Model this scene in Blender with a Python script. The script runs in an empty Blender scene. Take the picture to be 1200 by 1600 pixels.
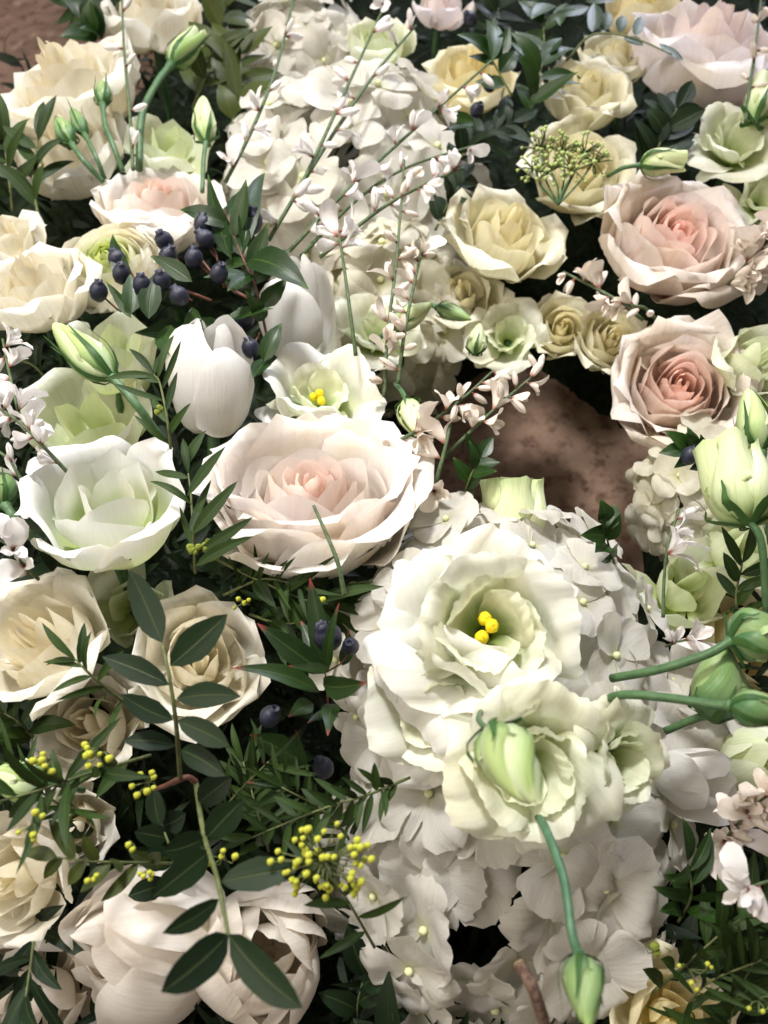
import bpy, math, random
import numpy as np
from mathutils import Vector, Matrix, Quaternion

# ------------------------------------------------------------------ camera, world, lamps, exposure
sc = bpy.context.scene
COL = sc.collection
F = 1280.0                        # focal length in photograph pixels (1200 x 1600)
PITCH = math.radians(57.0)
CAM = Vector((0.0, 0.0, 0.51))
RIGHT = Vector((1, 0, 0))
UP = Vector((0, math.sin(PITCH), math.cos(PITCH)))
FWD = Vector((0, math.cos(PITCH), -math.sin(PITCH)))

cd = bpy.data.cameras.new('camera')
cam = bpy.data.objects.new('camera', cd); COL.objects.link(cam)
cd.sensor_fit = 'VERTICAL'; cd.sensor_height = 36.0; cd.sensor_width = 27.0
cd.lens = 36.0 * F / 1600.0
cd.clip_start = 0.01; cd.clip_end = 100
cam.location = CAM
cam.rotation_euler = (math.pi / 2 - PITCH, 0, 0)
cd.dof.use_dof = True; cd.dof.focus_distance = 0.345; cd.dof.aperture_fstop = 12.0
sc.camera = cam

wd = bpy.data.worlds.new('World'); sc.world = wd; wd.use_nodes = True
bg = wd.node_tree.nodes['Background']
bg.inputs[0].default_value = (1.0, 0.87, 0.75, 1); bg.inputs[1].default_value = 0.29

def area_lamp(name, loc, target, size, power, color, spread=180):
    ld = bpy.data.lights.new(name, 'AREA'); ld.shape = 'DISK'; ld.size = size
    ld.energy = power; ld.color = color; ld.spread = math.radians(spread)
    o = bpy.data.objects.new(name, ld); COL.objects.link(o); o.location = loc
    o.rotation_euler = (Vector(target) - Vector(loc)).to_track_quat('-Z', 'Y').to_euler()
    return o
def spot_lamp(name, loc, target, cone, blend, radius, power, color):
    ld = bpy.data.lights.new(name, 'SPOT'); ld.spot_size = math.radians(cone); ld.spot_blend = blend; ld.shadow_soft_size = radius
    ld.energy = power; ld.color = color
    o = bpy.data.objects.new(name, ld); COL.objects.link(o); o.location = loc
    o.rotation_euler = (Vector(target) - Vector(loc)).to_track_quat('-Z', 'Y').to_euler()
    return o
spot_lamp('ceiling_spotlight', (-0.28, 0.92, 1.85), (-0.070, 0.325, 0.2), 32.0, 1.0, 0.14, 205.0, (1.0, 0.985, 0.965))
area_lamp('cool_window_lamp', (0.55, 1.75, 1.05), (0.05, 0.35, 0.2), 0.6, 19.0, (0.78, 0.82, 1.0))
area_lamp('warm_fill_lamp', (-1.15, 0.02, 1.40), (-0.05, 0.2, 0.15), 1.2, 21.0, (1.0, 0.91, 0.81))  # added soft fill out of view, brightens the left and front blooms

sc.view_settings.view_transform = 'Standard'; sc.view_settings.look = 'None'
sc.view_settings.exposure = 0.10; sc.view_settings.gamma = 1.0
sc.cycles.use_denoising = True
sc.cycles.max_bounces = 6; sc.cycles.diffuse_bounces = 4; sc.cycles.transmission_bounces = 3
sc.cycles.sample_clamp_indirect = 4.0
sc.cycles.adaptive_threshold = 0.025

# ------------------------------------------------------------------ helpers
rng = random.Random(7)
nrng = np.random.RandomState(11)
ZTOP = 0.20

def ray(px, py):
    return (FWD + RIGHT * ((px - 600) / F) + UP * (-(py - 800) / F))
def at(px, py, lift=0.0, z=ZTOP):
    """point seen at photo pixel (px,py): on the plane of height z, then `lift` metres nearer the camera"""
    d = ray(px, py); t = (z - CAM.z) / d.z
    return CAM + d * (t - lift)
def scale_at(p):
    return (p - CAM).dot(FWD) / F         # metres for one photo pixel
def c2w(v):
    return (RIGHT * v[0] + UP * v[1] - FWD * v[2]).normalized()

def rot_to(axis, roll=0.0):
    q = Vector((0, 0, 1)).rotation_difference(axis)
    return q.to_matrix().to_4x4() @ Matrix.Rotation(roll, 4, 'Z')

def thing(name, label, cat, group=None, mat=None, loc=None):
    o = bpy.data.objects.new(name, None); COL.objects.link(o)
    o.empty_display_size = 0.01
    if mat is not None: o.matrix_world = mat
    if loc is not None: o.location = loc
    o['label'] = label; o['category'] = cat
    if group: o['group'] = group
    return o

def link(name, me, parent, m=None, tone=None):
    o = bpy.data.objects.new(name, me); COL.objects.link(o)
    if parent is not None: o.parent = parent
    if m is not None: o.matrix_local = m
    if tone is not None: o['tone'] = float(tone)
    return o

def mesh(name, verts, faces, mat, uv=None, smooth=True):
    me = bpy.data.meshes.new(name)
    me.from_pydata([tuple(v) for v in verts], [], [tuple(f) for f in faces])
    if uv is not None:
        l = me.uv_layers.new(name='UVMap')
        idx = np.empty(len(me.loops), dtype=np.int32); me.loops.foreach_get('vertex_index', idx)
        l.data.foreach_set('uv', np.asarray(uv, dtype=np.float32)[idx].ravel())
    if smooth:
        me.polygons.foreach_set('use_smooth', [True] * len(me.polygons))
    for mm in (mat if isinstance(mat, (list, tuple)) else [mat]): me.materials.append(mm)
    me.update()
    return me

_fc = {}
def grid_faces(nv, nu):
    if (nv, nu) not in _fc:
        _fc[(nv, nu)] = [(j*nu+i, j*nu+i+1, (j+1)*nu+i+1, (j+1)*nu+i) for j in range(nv-1) for i in range(nu-1)]
    return _fc[(nv, nu)]

def smooth01(x): x = np.clip(x, 0, 1); return x*x*(3-2*x)

def catmull(pts, n):
    P = np.asarray(pts, float)
    P = np.vstack([2*P[0]-P[1], P, 2*P[-1]-P[-2]])
    k = len(P) - 3; out = []
    for t in np.linspace(0, k - 1e-9, n):
        i = int(t); f = t - i
        a, b, c, d = P[i:i+4]
        out.append(0.5*((2*b)+(c-a)*f+(2*a-5*b+4*c-d)*f*f+(3*b-a-3*c+d)*f**3))
    return np.array(out)

def petal(pts, hw, cup=0.8, cup1=None, wp=((0, .22), (.3, .70), (.6, 1), (.8, .97), (1, .78)), nu=9, nv=11, rnd=.3, rp=2.4, point=0.0,
          spiral=0.0, curl=0.0, ruf=0.0, rf=5.0, ser=0.0, twist=0.0, wob=0.0, phi=0.0, S=1.0, edge_ruf=True):
    M = catmull(pts, 50)
    d = np.r_[0, np.cumsum(np.linalg.norm(np.diff(M, axis=0), axis=1))]; d /= d[-1]
    T = np.gradient(M, axis=0); T /= np.linalg.norm(T, axis=1)[:, None] + 1e-9
    V, U = np.meshgrid(np.linspace(0, 1, nv), np.sin(np.linspace(-1, 1, nu)*1.5708), indexing='ij')
    p = nrng.rand(8) * 6.28
    au = np.abs(U)
    Lu = 1 - rnd*1.45*(1-np.sqrt(np.clip(1-au**rp, 0, 1))) + point*np.clip(1-au/.55, 0, 1)**1.5
    if ser: Lu = Lu + ser*(np.sin(rf*2.6*U+p[0]) + .7*np.sin(rf*4.3*U+p[1]))*.5
    s = V*Lu/Lu.max()
    rm = np.interp(s, d, M[:, 0]); zm = np.interp(s, d, M[:, 1])
    tr = np.interp(s, d, T[:, 0]); tz = np.interp(s, d, T[:, 1])
    w = hw*np.interp(s, [a for a, _ in wp], [b for _, b in wp])
    if cup1 is None: cup1 = cup
    cc = cup + (cup1-cup)*s; cc = np.where(np.abs(cc) < 1e-3, 1e-3, cc)
    x = w*np.sin(U*cc)/cc
    inn = w*(1-np.cos(U*cc))/cc
    inn = inn + spiral*U*w
    inn = inn - curl*w*smooth01((au-.45)/.55)**1.5*smooth01((s-.25)/.5)
    if ruf:
        e = smooth01((s-.4)/.6)
        if edge_ruf: e = np.maximum(e, smooth01((au-.6)/.4)*smooth01((s-.2)/.4))
        inn = inn + ruf*e*(np.sin(rf*U+p[2]) + .6*np.sin(rf*1.9*U+p[3]+2*s) + .4*np.sin(rf*3.1*U+p[4]+3*s))
    if wob:
        inn = inn + wob*s*(np.sin(2.2*U+3*s+p[5])+.6*np.sin(3.7*U-4*s+p[6])+.35*np.sin(6.5*U+5*s+p[7]))
    r = rm - tz*inn; z = zm + tr*inn
    a = phi + twist*s
    X = r*np.cos(a) - x*np.sin(a); Y = r*np.sin(a) + x*np.cos(a)
    co = np.stack([X, Y, z], -1).reshape(-1, 3)*S
    uv = np.stack([U*.5+.5, V], -1).reshape(-1, 2)
    return co, grid_faces(nv, nu), uv

def tube(points, radii, sides=7, caps=True):
    P = [Vector(p) for p in points]; n = len(P); vs = []; fs = []
    nrm = None
    for i, p in enumerate(P):
        t = (P[min(i+1, n-1)] - P[max(i-1, 0)]).normalized()
        if nrm is None:
            nrm = t.orthogonal().normalized()
        else:
            nrm = (nrm - t*nrm.dot(t)).normalized()
        b = t.cross(nrm)
        r = radii[i] if hasattr(radii, '__len__') else radii
        for k in range(sides):
            a = 2*math.pi*k/sides
            vs.append(p + nrm*(r*math.cos(a)) + b*(r*math.sin(a)))
    for i in range(n-1):
        for k in range(sides):
            k2 = (k+1) % sides
            fs.append((i*sides+k, i*sides+k2, (i+1)*sides+k2, (i+1)*sides+k))
    if caps:
        fs.append(tuple(range(sides))[::-1]); fs.append(tuple((n-1)*sides+k for k in range(sides)))
    return vs, fs

def spline3(pts, n):
    return [Vector(p) for p in catmull([tuple(p) for p in pts], n)]

# ------------------------------------------------------------------ materials
def new_mat(name):
    m = bpy.data.materials.new(name); m.use_nodes = True
    nt = m.node_tree; nt.nodes.clear()
    return m, nt, nt.nodes.new, nt.links.new

def mixc(nt, fac, a, b, mode='MIX'):
    n = nt.nodes.new('ShaderNodeMix'); n.data_type = 'RGBA'; n.blend_type = mode
    for s, v in ((n.inputs['Factor'], fac), (n.inputs[6], a), (n.inputs[7], b)):
        if hasattr(v, 'is_linked') or hasattr(v, 'links'): nt.links.new(v, s)
        elif isinstance(v, (int, float)): s.default_value = v
        else: s.default_value = (*v, 1)
    return n.outputs[2]

def ramp_val(nt, val, a, b):
    n = nt.nodes.new('ShaderNodeMapRange'); n.interpolation_type = 'SMOOTHSTEP'
    n.inputs['From Min'].default_value = a; n.inputs['From Max'].default_value = b
    nt.links.new(val, n.inputs['Value']); return n.outputs[0]

def petal_mat(name, inner, outer, base, b0=.0, b1=.55, trans=.30, rough=.5, streak=.06, vein=.25, edge=None, blemish=0.0, uside=None):
    m, nt, N, L = new_mat(name)
    out = N('ShaderNodeOutputMaterial'); uv = N('ShaderNodeTexCoord')
    sep = N('ShaderNodeSeparateXYZ'); L(uv.outputs['UV'], sep.inputs[0])
    at_ = N('ShaderNodeAttribute'); at_.attribute_type = 'OBJECT'; at_.attribute_name = 'tone'
    col = mixc(nt, at_.outputs['Fac'], inner, outer)
    nz = N('ShaderNodeTexNoise'); nz.inputs['Scale'].default_value = 90; nz.inputs['Detail'].default_value = 3
    tc = N('ShaderNodeTexCoord'); L(tc.outputs['Object'], nz.inputs['Vector']); nz.inputs['Roughness'].default_value = .62
    ad = N('ShaderNodeMath'); ad.operation = 'MULTIPLY_ADD'; L(nz.outputs[0], ad.inputs[0]); ad.inputs[1].default_value = .22; L(sep.outputs[1], ad.inputs[2])
    v = ramp_val(nt, ad.outputs[0], b0+.11, b1+.11)
    col = mixc(nt, v, base, col)
    if uside:
        e = ramp_val(nt, sep.outputs[0], .30, .75); col = mixc(nt, e, col, uside)
    if edge:
        e = ramp_val(nt, sep.outputs[1], .86, 1.0); col = mixc(nt, e, col, edge)
    # fine lengthwise streaks
    mp = N('ShaderNodeMapping'); mp.inputs['Scale'].default_value = (34, 2.2, 1); L(uv.outputs['UV'], mp.inputs[0])
    st = N('ShaderNodeTexNoise'); st.inputs['Scale'].default_value = 1.0; st.inputs['Detail'].default_value = 4; L(mp.outputs[0], st.inputs['Vector'])
    oi = N('ShaderNodeObjectInfo')
    so = N('ShaderNodeMath'); so.operation = 'MULTIPLY'; L(oi.outputs['Random'], so.inputs[0]); so.inputs[1].default_value = 50
    cb = N('ShaderNodeCombineXYZ'); L(so.outputs[0], cb.inputs[0]); L(so.outputs[0], cb.inputs[1]); L(cb.outputs[0], mp.inputs['Location'])
    dk = mixc(nt, 1.0, col, (1-streak*2.2, 1-streak*2.6, 1-streak*3.6), 'MULTIPLY')
    sf = ramp_val(nt, st.outputs[0], .42, .72)
    col = mixc(nt, sf, col, dk)
    lf = N('ShaderNodeTexNoise'); lf.inputs['Scale'].default_value = 38; lf.inputs['Detail'].default_value = 2; L(tc.outputs['Object'], lf.inputs['Vector'])
    col = mixc(nt, ramp_val(nt, lf.outputs[0], .45, .75), col, mixc(nt, 1.0, col, (.985, .955, .86), 'MULTIPLY'))
    if blemish:
        bn = N('ShaderNodeTexNoise'); bn.inputs['Scale'].default_value = 160; bn.inputs['Detail'].default_value = 5; L(tc.outputs['Object'], bn.inputs['Vector'])
        bf = ramp_val(nt, bn.outputs[0], .66, .8)
        bm = N('ShaderNodeMath'); bm.operation = 'MULTIPLY'; L(bf, bm.inputs[0]); bm.inputs[1].default_value = blemish
        col = mixc(nt, bm.outputs[0], col, (.42, .30, .16))
    bs = N('ShaderNodeBsdfPrincipled'); L(col, bs.inputs['Base Color'])
    bs.inputs['Roughness'].default_value = rough; bs.inputs['Specular IOR Level'].default_value = .28
    bs.inputs['Sheen Weight'].default_value = .08; bs.inputs['Sheen Roughness'].default_value = .5
    bp = N('ShaderNodeBump'); bp.inputs['Strength'].default_value = vein; bp.inputs['Distance'].default_value = .0006
    sm = N('ShaderNodeMath'); sm.operation = 'ADD'; L(st.outputs[0], sm.inputs[0]); L(nz.outputs[0], sm.inputs[1])
    fn = N('ShaderNodeTexNoise'); fn.inputs['Scale'].default_value = 420; fn.inputs['Detail'].default_value = 2; L(tc.outputs['Object'], fn.inputs['Vector'])
    s2 = N('ShaderNodeMath'); s2.operation = 'MULTIPLY_ADD'; L(fn.outputs[0], s2.inputs[0]); s2.inputs[1].default_value = .45; L(sm.outputs[0], s2.inputs[2])
    L(s2.outputs[0], bp.inputs['Height']); L(bp.outputs[0], bs.inputs['Normal'])
    gm = N('ShaderNodeGamma'); gm.inputs[1].default_value = 1.45; L(col, gm.inputs[0])
    tl = N('ShaderNodeBsdfTranslucent'); L(gm.outputs[0], tl.inputs['Color']); L(bp.outputs[0], tl.inputs['Normal'])
    mx = N('ShaderNodeMixShader'); mx.inputs[0].default_value = trans
    L(bs.outputs[0], mx.inputs[1]); L(tl.outputs[0], mx.inputs[2]); L(mx.outputs[0], out.inputs[0])
    return m

def leaf_mat(name, c1, c2, rib, rough=.38, spec=.5, tipc=None, trans=.12, ribw=.03):
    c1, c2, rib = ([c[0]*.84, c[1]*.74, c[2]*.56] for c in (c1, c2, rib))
    m, nt, N, L = new_mat(name)
    out = N('ShaderNodeOutputMaterial'); uv = N('ShaderNodeTexCoord')
    sep = N('ShaderNodeSeparateXYZ'); L(uv.outputs['UV'], sep.inputs[0])
    nz = N('ShaderNodeTexNoise'); nz.inputs['Scale'].default_value = 120; nz.inputs['Detail'].default_value = 4; L(uv.outputs['Object'], nz.inputs['Vector'])
    oi = N('ShaderNodeObjectInfo')
    f = N('ShaderNodeMath'); f.operation = 'MULTIPLY_ADD'; L(nz.outputs[0], f.inputs[0]); f.inputs[1].default_value = .9
    g = N('ShaderNodeMath'); g.operation = 'MULTIPLY_ADD'; L(oi.outputs['Random'], g.inputs[0]); g.inputs[1].default_value = .9; g.inputs[2].default_value = -.42
    L(g.outputs[0], f.inputs[2])
    cl = N('ShaderNodeClamp'); L(f.outputs[0], cl.inputs[0])
    col = mixc(nt, cl.outputs[0], c1, c2)
    # midrib
    a = N('ShaderNodeMath'); a.operation = 'SUBTRACT'; L(sep.outputs[0], a.inputs[0]); a.inputs[1].default_value = .5
    b = N('ShaderNodeMath'); b.operation = 'ABSOLUTE'; L(a.outputs[0], b.inputs[0])
    r = ramp_val(nt, b.outputs[0], ribw*1.9, ribw*.5)
    # side veins
    sv = N('ShaderNodeMath'); sv.operation = 'MULTIPLY_ADD'; L(b.outputs[0], sv.inputs[0]); sv.inputs[1].default_value = -1.0; L(sep.outputs[1], sv.inputs[2])
    wv = N('ShaderNodeMath'); wv.operation = 'MULTIPLY'; L(sv.outputs[0], wv.inputs[0]); wv.inputs[1].default_value = 62
    sn = N('ShaderNodeMath'); sn.operation = 'SINE'; L(wv.outputs[0], sn.inputs[0])
    rv = ramp_val(nt, sn.outputs[0], .8, 1.0)
    rvm = N('ShaderNodeMath'); rvm.operation = 'MULTIPLY'; L(rv, rvm.inputs[0]); rvm.inputs[1].default_value = .16
    mxm = N('ShaderNodeMath'); mxm.operation = 'MAXIMUM'; L(r, mxm.inputs[0]); L(rvm.outputs[0], mxm.inputs[1])
    rm_ = N('ShaderNodeMath'); rm_.operation = 'MULTIPLY'; L(mxm.outputs[0], rm_.inputs[0]); rm_.inputs[1].default_value = .75
    col = mixc(nt, rm_.outputs[0], col, rib)
    if tipc:
        t = ramp_val(nt, sep.outputs[1], .84, 1.0); col = mixc(nt, t, col, tipc)
    ge = N('ShaderNodeNewGeometry')
    pale = mixc(nt, .3, col, (.10, .14, .07))
    col = mixc(nt, ge.outputs['Backfacing'], col, pale)
    bs = N('ShaderNodeBsdfPrincipled'); L(col, bs.inputs['Base Color'])
    bs.inputs['Specular IOR Level'].default_value = spec
    ro = N('ShaderNodeMath'); ro.operation = 'MULTIPLY_ADD'; L(nz.outputs[0], ro.inputs[0]); ro.inputs[1].default_value = .25; ro.inputs[2].default_value = rough-.1
    L(ro.outputs[0], bs.inputs['Roughness'])
    bp = N('ShaderNodeBump'); bp.inputs['Strength'].default_value = .3; bp.inputs['Distance'].default_value = .0006
    hh = N('ShaderNodeMath'); hh.operation = 'MULTIPLY_ADD'; L(mxm.outputs[0], hh.inputs[0]); hh.inputs[1].default_value = -1.2; L(nz.outputs[0], hh.inputs[2])
    L(hh.outputs[0], bp.inputs['Height']); L(bp.outputs[0], bs.inputs['Normal'])
    tl = N('ShaderNodeBsdfTranslucent'); L(col, tl.inputs['Color'])
    mx = N('ShaderNodeMixShader'); mx.inputs[0].default_value = trans
    L(bs.outputs[0], mx.inputs[1]); L(tl.outputs[0], mx.inputs[2]); L(mx.outputs[0], out.inputs[0])
    return m

def plain_mat(name, c1, c2, scale=80, rough=.5, spec=.4, bump=.3, dist=.001, detail=5, v_grad=None):
    m, nt, N, L = new_mat(name)
    out = N('ShaderNodeOutputMaterial'); tc = N('ShaderNodeTexCoord')
    nz = N('ShaderNodeTexNoise'); nz.inputs['Scale'].default_value = scale; nz.inputs['Detail'].default_value = detail; L(tc.outputs['Object'], nz.inputs['Vector'])
    col = mixc(nt, ramp_val(nt, nz.outputs[0], .3, .7), c1, c2)
    if v_grad:
        sep = N('ShaderNodeSeparateXYZ'); L(tc.outputs['UV'], sep.inputs[0])
        col = mixc(nt, ramp_val(nt, sep.outputs[1], v_grad[1], v_grad[2]), v_grad[0], col)
    bs = N('ShaderNodeBsdfPrincipled'); L(col, bs.inputs['Base Color'])
    bs.inputs['Roughness'].default_value = rough; bs.inputs['Specular IOR Level'].default_value = spec
    bp = N('ShaderNodeBump'); bp.inputs['Strength'].default_value = bump; bp.inputs['Distance'].default_value = dist
    L(nz.outputs[0], bp.inputs['Height']); L(bp.outputs[0], bs.inputs['Normal']); L(bs.outputs[0], out.inputs[0])
    return m

MAT = {}
# roses
MAT['blush'] = petal_mat('blush_rose_petal', (.96, .77, .67), (.93, .90, .86), (.97, .85, .74), .0, .5, .42, streak=.02)
MAT['pink'] = petal_mat('pink_rose_petal', (.93, .66, .57), (.87, .80, .74), (.93, .66, .54), .0, .7, .42, streak=.03)
MAT['palepink'] = petal_mat('pale_pink_rose_petal', (.91, .80, .76), (.89, .84, .83), (.91, .76, .66), .0, .6, .38, streak=.03)
MAT['cream'] = petal_mat('cream_rose_petal', (.92, .86, .68), (.91, .89, .81), (.91, .85, .62), .0, .5, .42, streak=.03, blemish=.10)
MAT['spray'] = petal_mat('spray_rose_petal', (.87, .80, .52), (.87, .85, .70), (.78, .77, .40), .0, .55, .38, streak=.04, blemish=.15)
MAT['yellow'] = petal_mat('yellow_cream_petal', (.90, .80, .46), (.89, .84, .62), (.88, .76, .36), .0, .6, .36, streak=.03, blemish=.12)
MAT['white_green'] = petal_mat('white_green_petal', (.89, .90, .84), (.89, .89, .86), (.50, .63, .16), .10, .88, .36, streak=.015, vein=.15)
MAT['green_white'] = petal_mat('pale_green_petal', (.76, .82, .54), (.84, .87, .72), (.56, .66, .22), .0, .7, .40, streak=.03)
MAT['lisi'] = petal_mat('white_lisianthus_petal', (.85, .87, .68), (.90, .90, .88), (.42, .56, .12), .12, .66, .38, streak=.018, vein=.18)
MAT['lisi_green'] = petal_mat('greenish_lisianthus_petal', (.80, .84, .62), (.87, .88, .77), (.46, .58, .16), .08, .62, .38, streak=.025, vein=.18)
MAT['ranunculus'] = petal_mat('ranunculus_petal', (.62, .70, .24), (.90, .88, .78), (.76, .79, .44), .0, .5, .36, streak=.03)
MAT['tulip'] = petal_mat('white_tulip_petal', (.88, .87, .84), (.89, .88, .86), (.82, .84, .66), .0, .3, .36, rough=.42, streak=.016, vein=.35)
MAT['tulip_warm'] = petal_mat('double_tulip_petal', (.90, .84, .75), (.90, .86, .80), (.88, .80, .64), .0, .5, .36, rough=.45, streak=.02, vein=.35, blemish=.12)
MAT['hyd'] = petal_mat('hydrangea_petal', (.88, .86, .78), (.87, .86, .82), (.84, .84, .64), .0, .35, .42, streak=.032, vein=.7, blemish=.04)
MAT['hyd_cream'] = petal_mat('cream_hydrangea_petal', (.85, .82, .66), (.85, .83, .74), (.76, .76, .46), .0, .45, .40, streak=.045, vein=.7, blemish=.08)
MAT['bud_green'] = petal_mat('lisianthus_bud_petal', (.30, .44, .13), (.52, .64, .28), (.12, .26, .07), .0, .5, .16, rough=.45, streak=.06, edge=(.60, .68, .38), uside=(.66, .74, .48))
MAT['bud_pale'] = petal_mat('half_open_bud_petal', (.66, .75, .40), (.76, .82, .54), (.34, .48, .17), .0, .5, .25, rough=.45, streak=.06, edge=(.62, .74, .40))
MAT['bud_dark'] = petal_mat('green_bud_petal', (.16, .28, .10), (.27, .39, .15), (.05, .15, .06), .0, .6, .10, rough=.4, streak=.08, edge=(.34, .50, .16), uside=(.34, .46, .20))
MAT['broom_petal'] = petal_mat('broom_blossom_petal', (.86, .83, .82), (.88, .87, .88), (.50, .20, .15), .0, .22, .28, streak=.03)
MAT['broom_petal_warm'] = petal_mat('broom_warm_petal', (.84, .76, .68), (.86, .80, .74), (.42, .16, .10), .0, .24, .28, streak=.04)
# leaves and woody parts
MAT['myrtle'] = leaf_mat('myrtle_leaf', (.008, .034, .005), (.021, .068, .010), (.04, .095, .02), .36, .35, tipc=(.05, .10, .02))
MAT['myrtle_red'] = leaf_mat('red_tipped_leaf', (.008, .030, .006), (.020, .056, .011), (.045, .09, .024), .36, .35, tipc=(.22, .03, .03))
MAT['lentisk'] = leaf_mat('lentisk_leaflet', (.006, .020, .010), (.012, .034, .014), (.05, .08, .034), .46, .22, trans=.06)
MAT['acacia'] = leaf_mat('narrow_leaf', (.014, .040, .009), (.036, .082, .018), (.06, .11, .034), .5, .22, trans=.14)
MAT['olive'] = leaf_mat('olive_green_leaf', (.035, .065, .010), (.065, .10, .018), (.09, .12, .035), .45, .3, trans=.2)
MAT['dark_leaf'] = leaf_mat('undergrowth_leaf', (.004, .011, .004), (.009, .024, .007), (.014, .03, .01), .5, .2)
MAT['sepal'] = leaf_mat('sepal', (.03, .11, .03), (.06, .17, .05), (.10, .22, .07), .45, .3)
MAT['stem_green'] = plain_mat('green_stem', (.045, .105, .040), (.075, .150, .060), 300, .45, .4, .2, .0005)
MAT['stem_blue'] = plain_mat('bluish_green_stem', (.05, .125, .065), (.08, .17, .09), 300, .45, .4, .25, .0005)
MAT['stem_broom'] = plain_mat('broom_stem', (.05, .085, .035), (.10, .14, .065), 400, .6, .3, .5, .0006)
MAT['stem_olive'] = plain_mat('olive_stem', (.08, .10, .035), (.13, .15, .055), 400, .6, .3, .4, .0006)
MAT['stem_red'] = plain_mat('reddish_stem', (.10, .045, .03), (.19, .07, .05), 300, .55, .35, .3, .0005)
MAT['stem_brown'] = plain_mat('cut_twig_bark', (.07, .04, .028), (.17, .11, .08), 500, .75, .2, .8, .001)
MAT['wood_end'] = plain_mat('cut_twig_end', (.35, .24, .13), (.45, .33, .20), 400, .8, .2, .4, .0005)
MAT['berry'] = plain_mat('myrtle_berry', (.006, .008, .020), (.020, .024, .050), 260, .36, .5, .25, .0006)
MAT['ball'] = plain_mat('yellow_flower_ball', (.40, .43, .04), (.58, .59, .08), 900, .7, .2, .35, .0005)
MAT['ball_green'] = plain_mat('green_flower_ball', (.30, .38, .05), (.45, .52, .10), 900, .7, .2, .9, .0008)
MAT['seed'] = plain_mat('pale_green_seed', (.30, .40, .12), (.50, .58, .24), 900, .7, .2, .3, .0004)
MAT['stamen'] = plain_mat('yellow_stigma', (.78, .58, .01), (.86, .70, .02), 700, .55, .3, .5, .0006)
MAT['eye'] = plain_mat('hydrangea_eye', (.62, .66, .32), (.74, .76, .46), 500, .5, .3, .3, .0004)

# ------------------------------------------------------------------ setting: stone floor, dark foam base
def floor_mat():
    m, nt, N, L = new_mat('brown_stone')
    out = N('ShaderNodeOutputMaterial'); tc = N('ShaderNodeTexCoord')
    n1 = N('ShaderNodeTexNoise'); n1.inputs['Scale'].default_value = 9; n1.inputs['Detail'].default_value = 8; n1.inputs['Roughness'].default_value = .65; L(tc.outputs['Object'], n1.inputs['Vector'])
    n2 = N('ShaderNodeTexNoise'); n2.inputs['Scale'].default_value = 70; n2.inputs['Detail'].default_value = 8; n2.inputs['Roughness'].default_value = .7; L(tc.outputs['Object'], n2.inputs['Vector'])
    c = mixc(nt, ramp_val(nt, n1.outputs[0], .3, .7), (.17, .105, .072), (.29, .19, .138))
    c = mixc(nt, ramp_val(nt, n2.outputs[0], .46, .66), c, (.11, .062, .040))
    n4 = N('ShaderNodeTexNoise'); n4.inputs['Scale'].default_value = 34; n4.inputs['Detail'].default_value = 6; L(tc.outputs['Object'], n4.inputs['Vector'])
    c = mixc(nt, ramp_val(nt, n4.outputs[0], .55, .72), c, (.34, .225, .16))
    n3 = N('ShaderNodeTexVoronoi'); n3.inputs['Scale'].default_value = 46; n3.inputs['Randomness'].default_value = 1; L(tc.outputs['Object'], n3.inputs['Vector'])
    c = mixc(nt, ramp_val(nt, n3.outputs['Distance'], .10, .02), c, (.07, .035, .025))
    bs = N('ShaderNodeBsdfPrincipled'); L(c, bs.inputs['Base Color']); bs.inputs['Roughness'].default_value = .8; bs.inputs['Specular IOR Level'].default_value = .25
    bp = N('ShaderNodeBump'); bp.inputs['Strength'].default_value = .8; bp.inputs['Distance'].default_value = .004
    sm = N('ShaderNodeMath'); sm.operation = 'ADD'; L(n1.outputs[0], sm.inputs[0]); L(n2.outputs[0], sm.inputs[1]); L(sm.outputs[0], bp.inputs['Height'])
    L(bp.outputs[0], bs.inputs['Normal']); L(bs.outputs[0], out.inputs[0])
    return m
fs_ = []; fv = []
n = 50
for j in range(n):
    for i in range(n):
        x = -1.2 + 2.4*i/(n-1); y = -.6 + 2.4*j/(n-1)
        fv.append((x, y, .003*math.sin(9*x+4*y)+.002*math.sin(23*x-17*y)))
fl = link('floor', mesh('floor', fv, grid_faces(n, n), floor_mat()), None)
fl['kind'] = 'structure'; fl['label'] = 'rough brown stone floor showing through the wreath opening'

HOLE = Vector((.115, .350, 0))
def in_hole(x, y, k=1.0):
    a = math.atan2(y-HOLE.y, x-HOLE.x); w = 1+.10*math.sin(3*a+.6)+.06*math.sin(5*a)
    dx = (x-HOLE.x)/(.098*k*w); dy = (y-HOLE.y)/(.140*k*w)
    return dx*dx+dy*dy
CORNER = Vector((-.46, .90, 0))
def corner_d(x, y):
    return math.hypot(x-CORNER.x, y-CORNER.y)
n = 90; vs = []
for j in range(n):
    for i in range(n):
        x = -.60+1.20*i/(n-1); y = -.16+1.36*j/(n-1)
        h = .105+.010*math.sin(40*x+11*y)+.008*math.sin(57*y-31*x)+rng.uniform(-.003, .003)
        h *= min(1, max(0, (in_hole(x, y)-.75)*1.6)); h *= min(1, max(0, (corner_d(x, y)-.22)*18))
        edge = min(x+.60, .60-x, y+.16, 1.20-y); h *= min(1, edge*14)
        vs.append((x, y, h-.012))
foam = link('foam_base', mesh('foam_base', vs, grid_faces(n, n), plain_mat('dark_floral_foam', (.006, .012, .006), (.016, .024, .010), 200, .9, .1, .8, .003)), None)
foam['label'] = 'dark floral foam base hidden beneath all the flowers'; foam['category'] = 'foam base'

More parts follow.
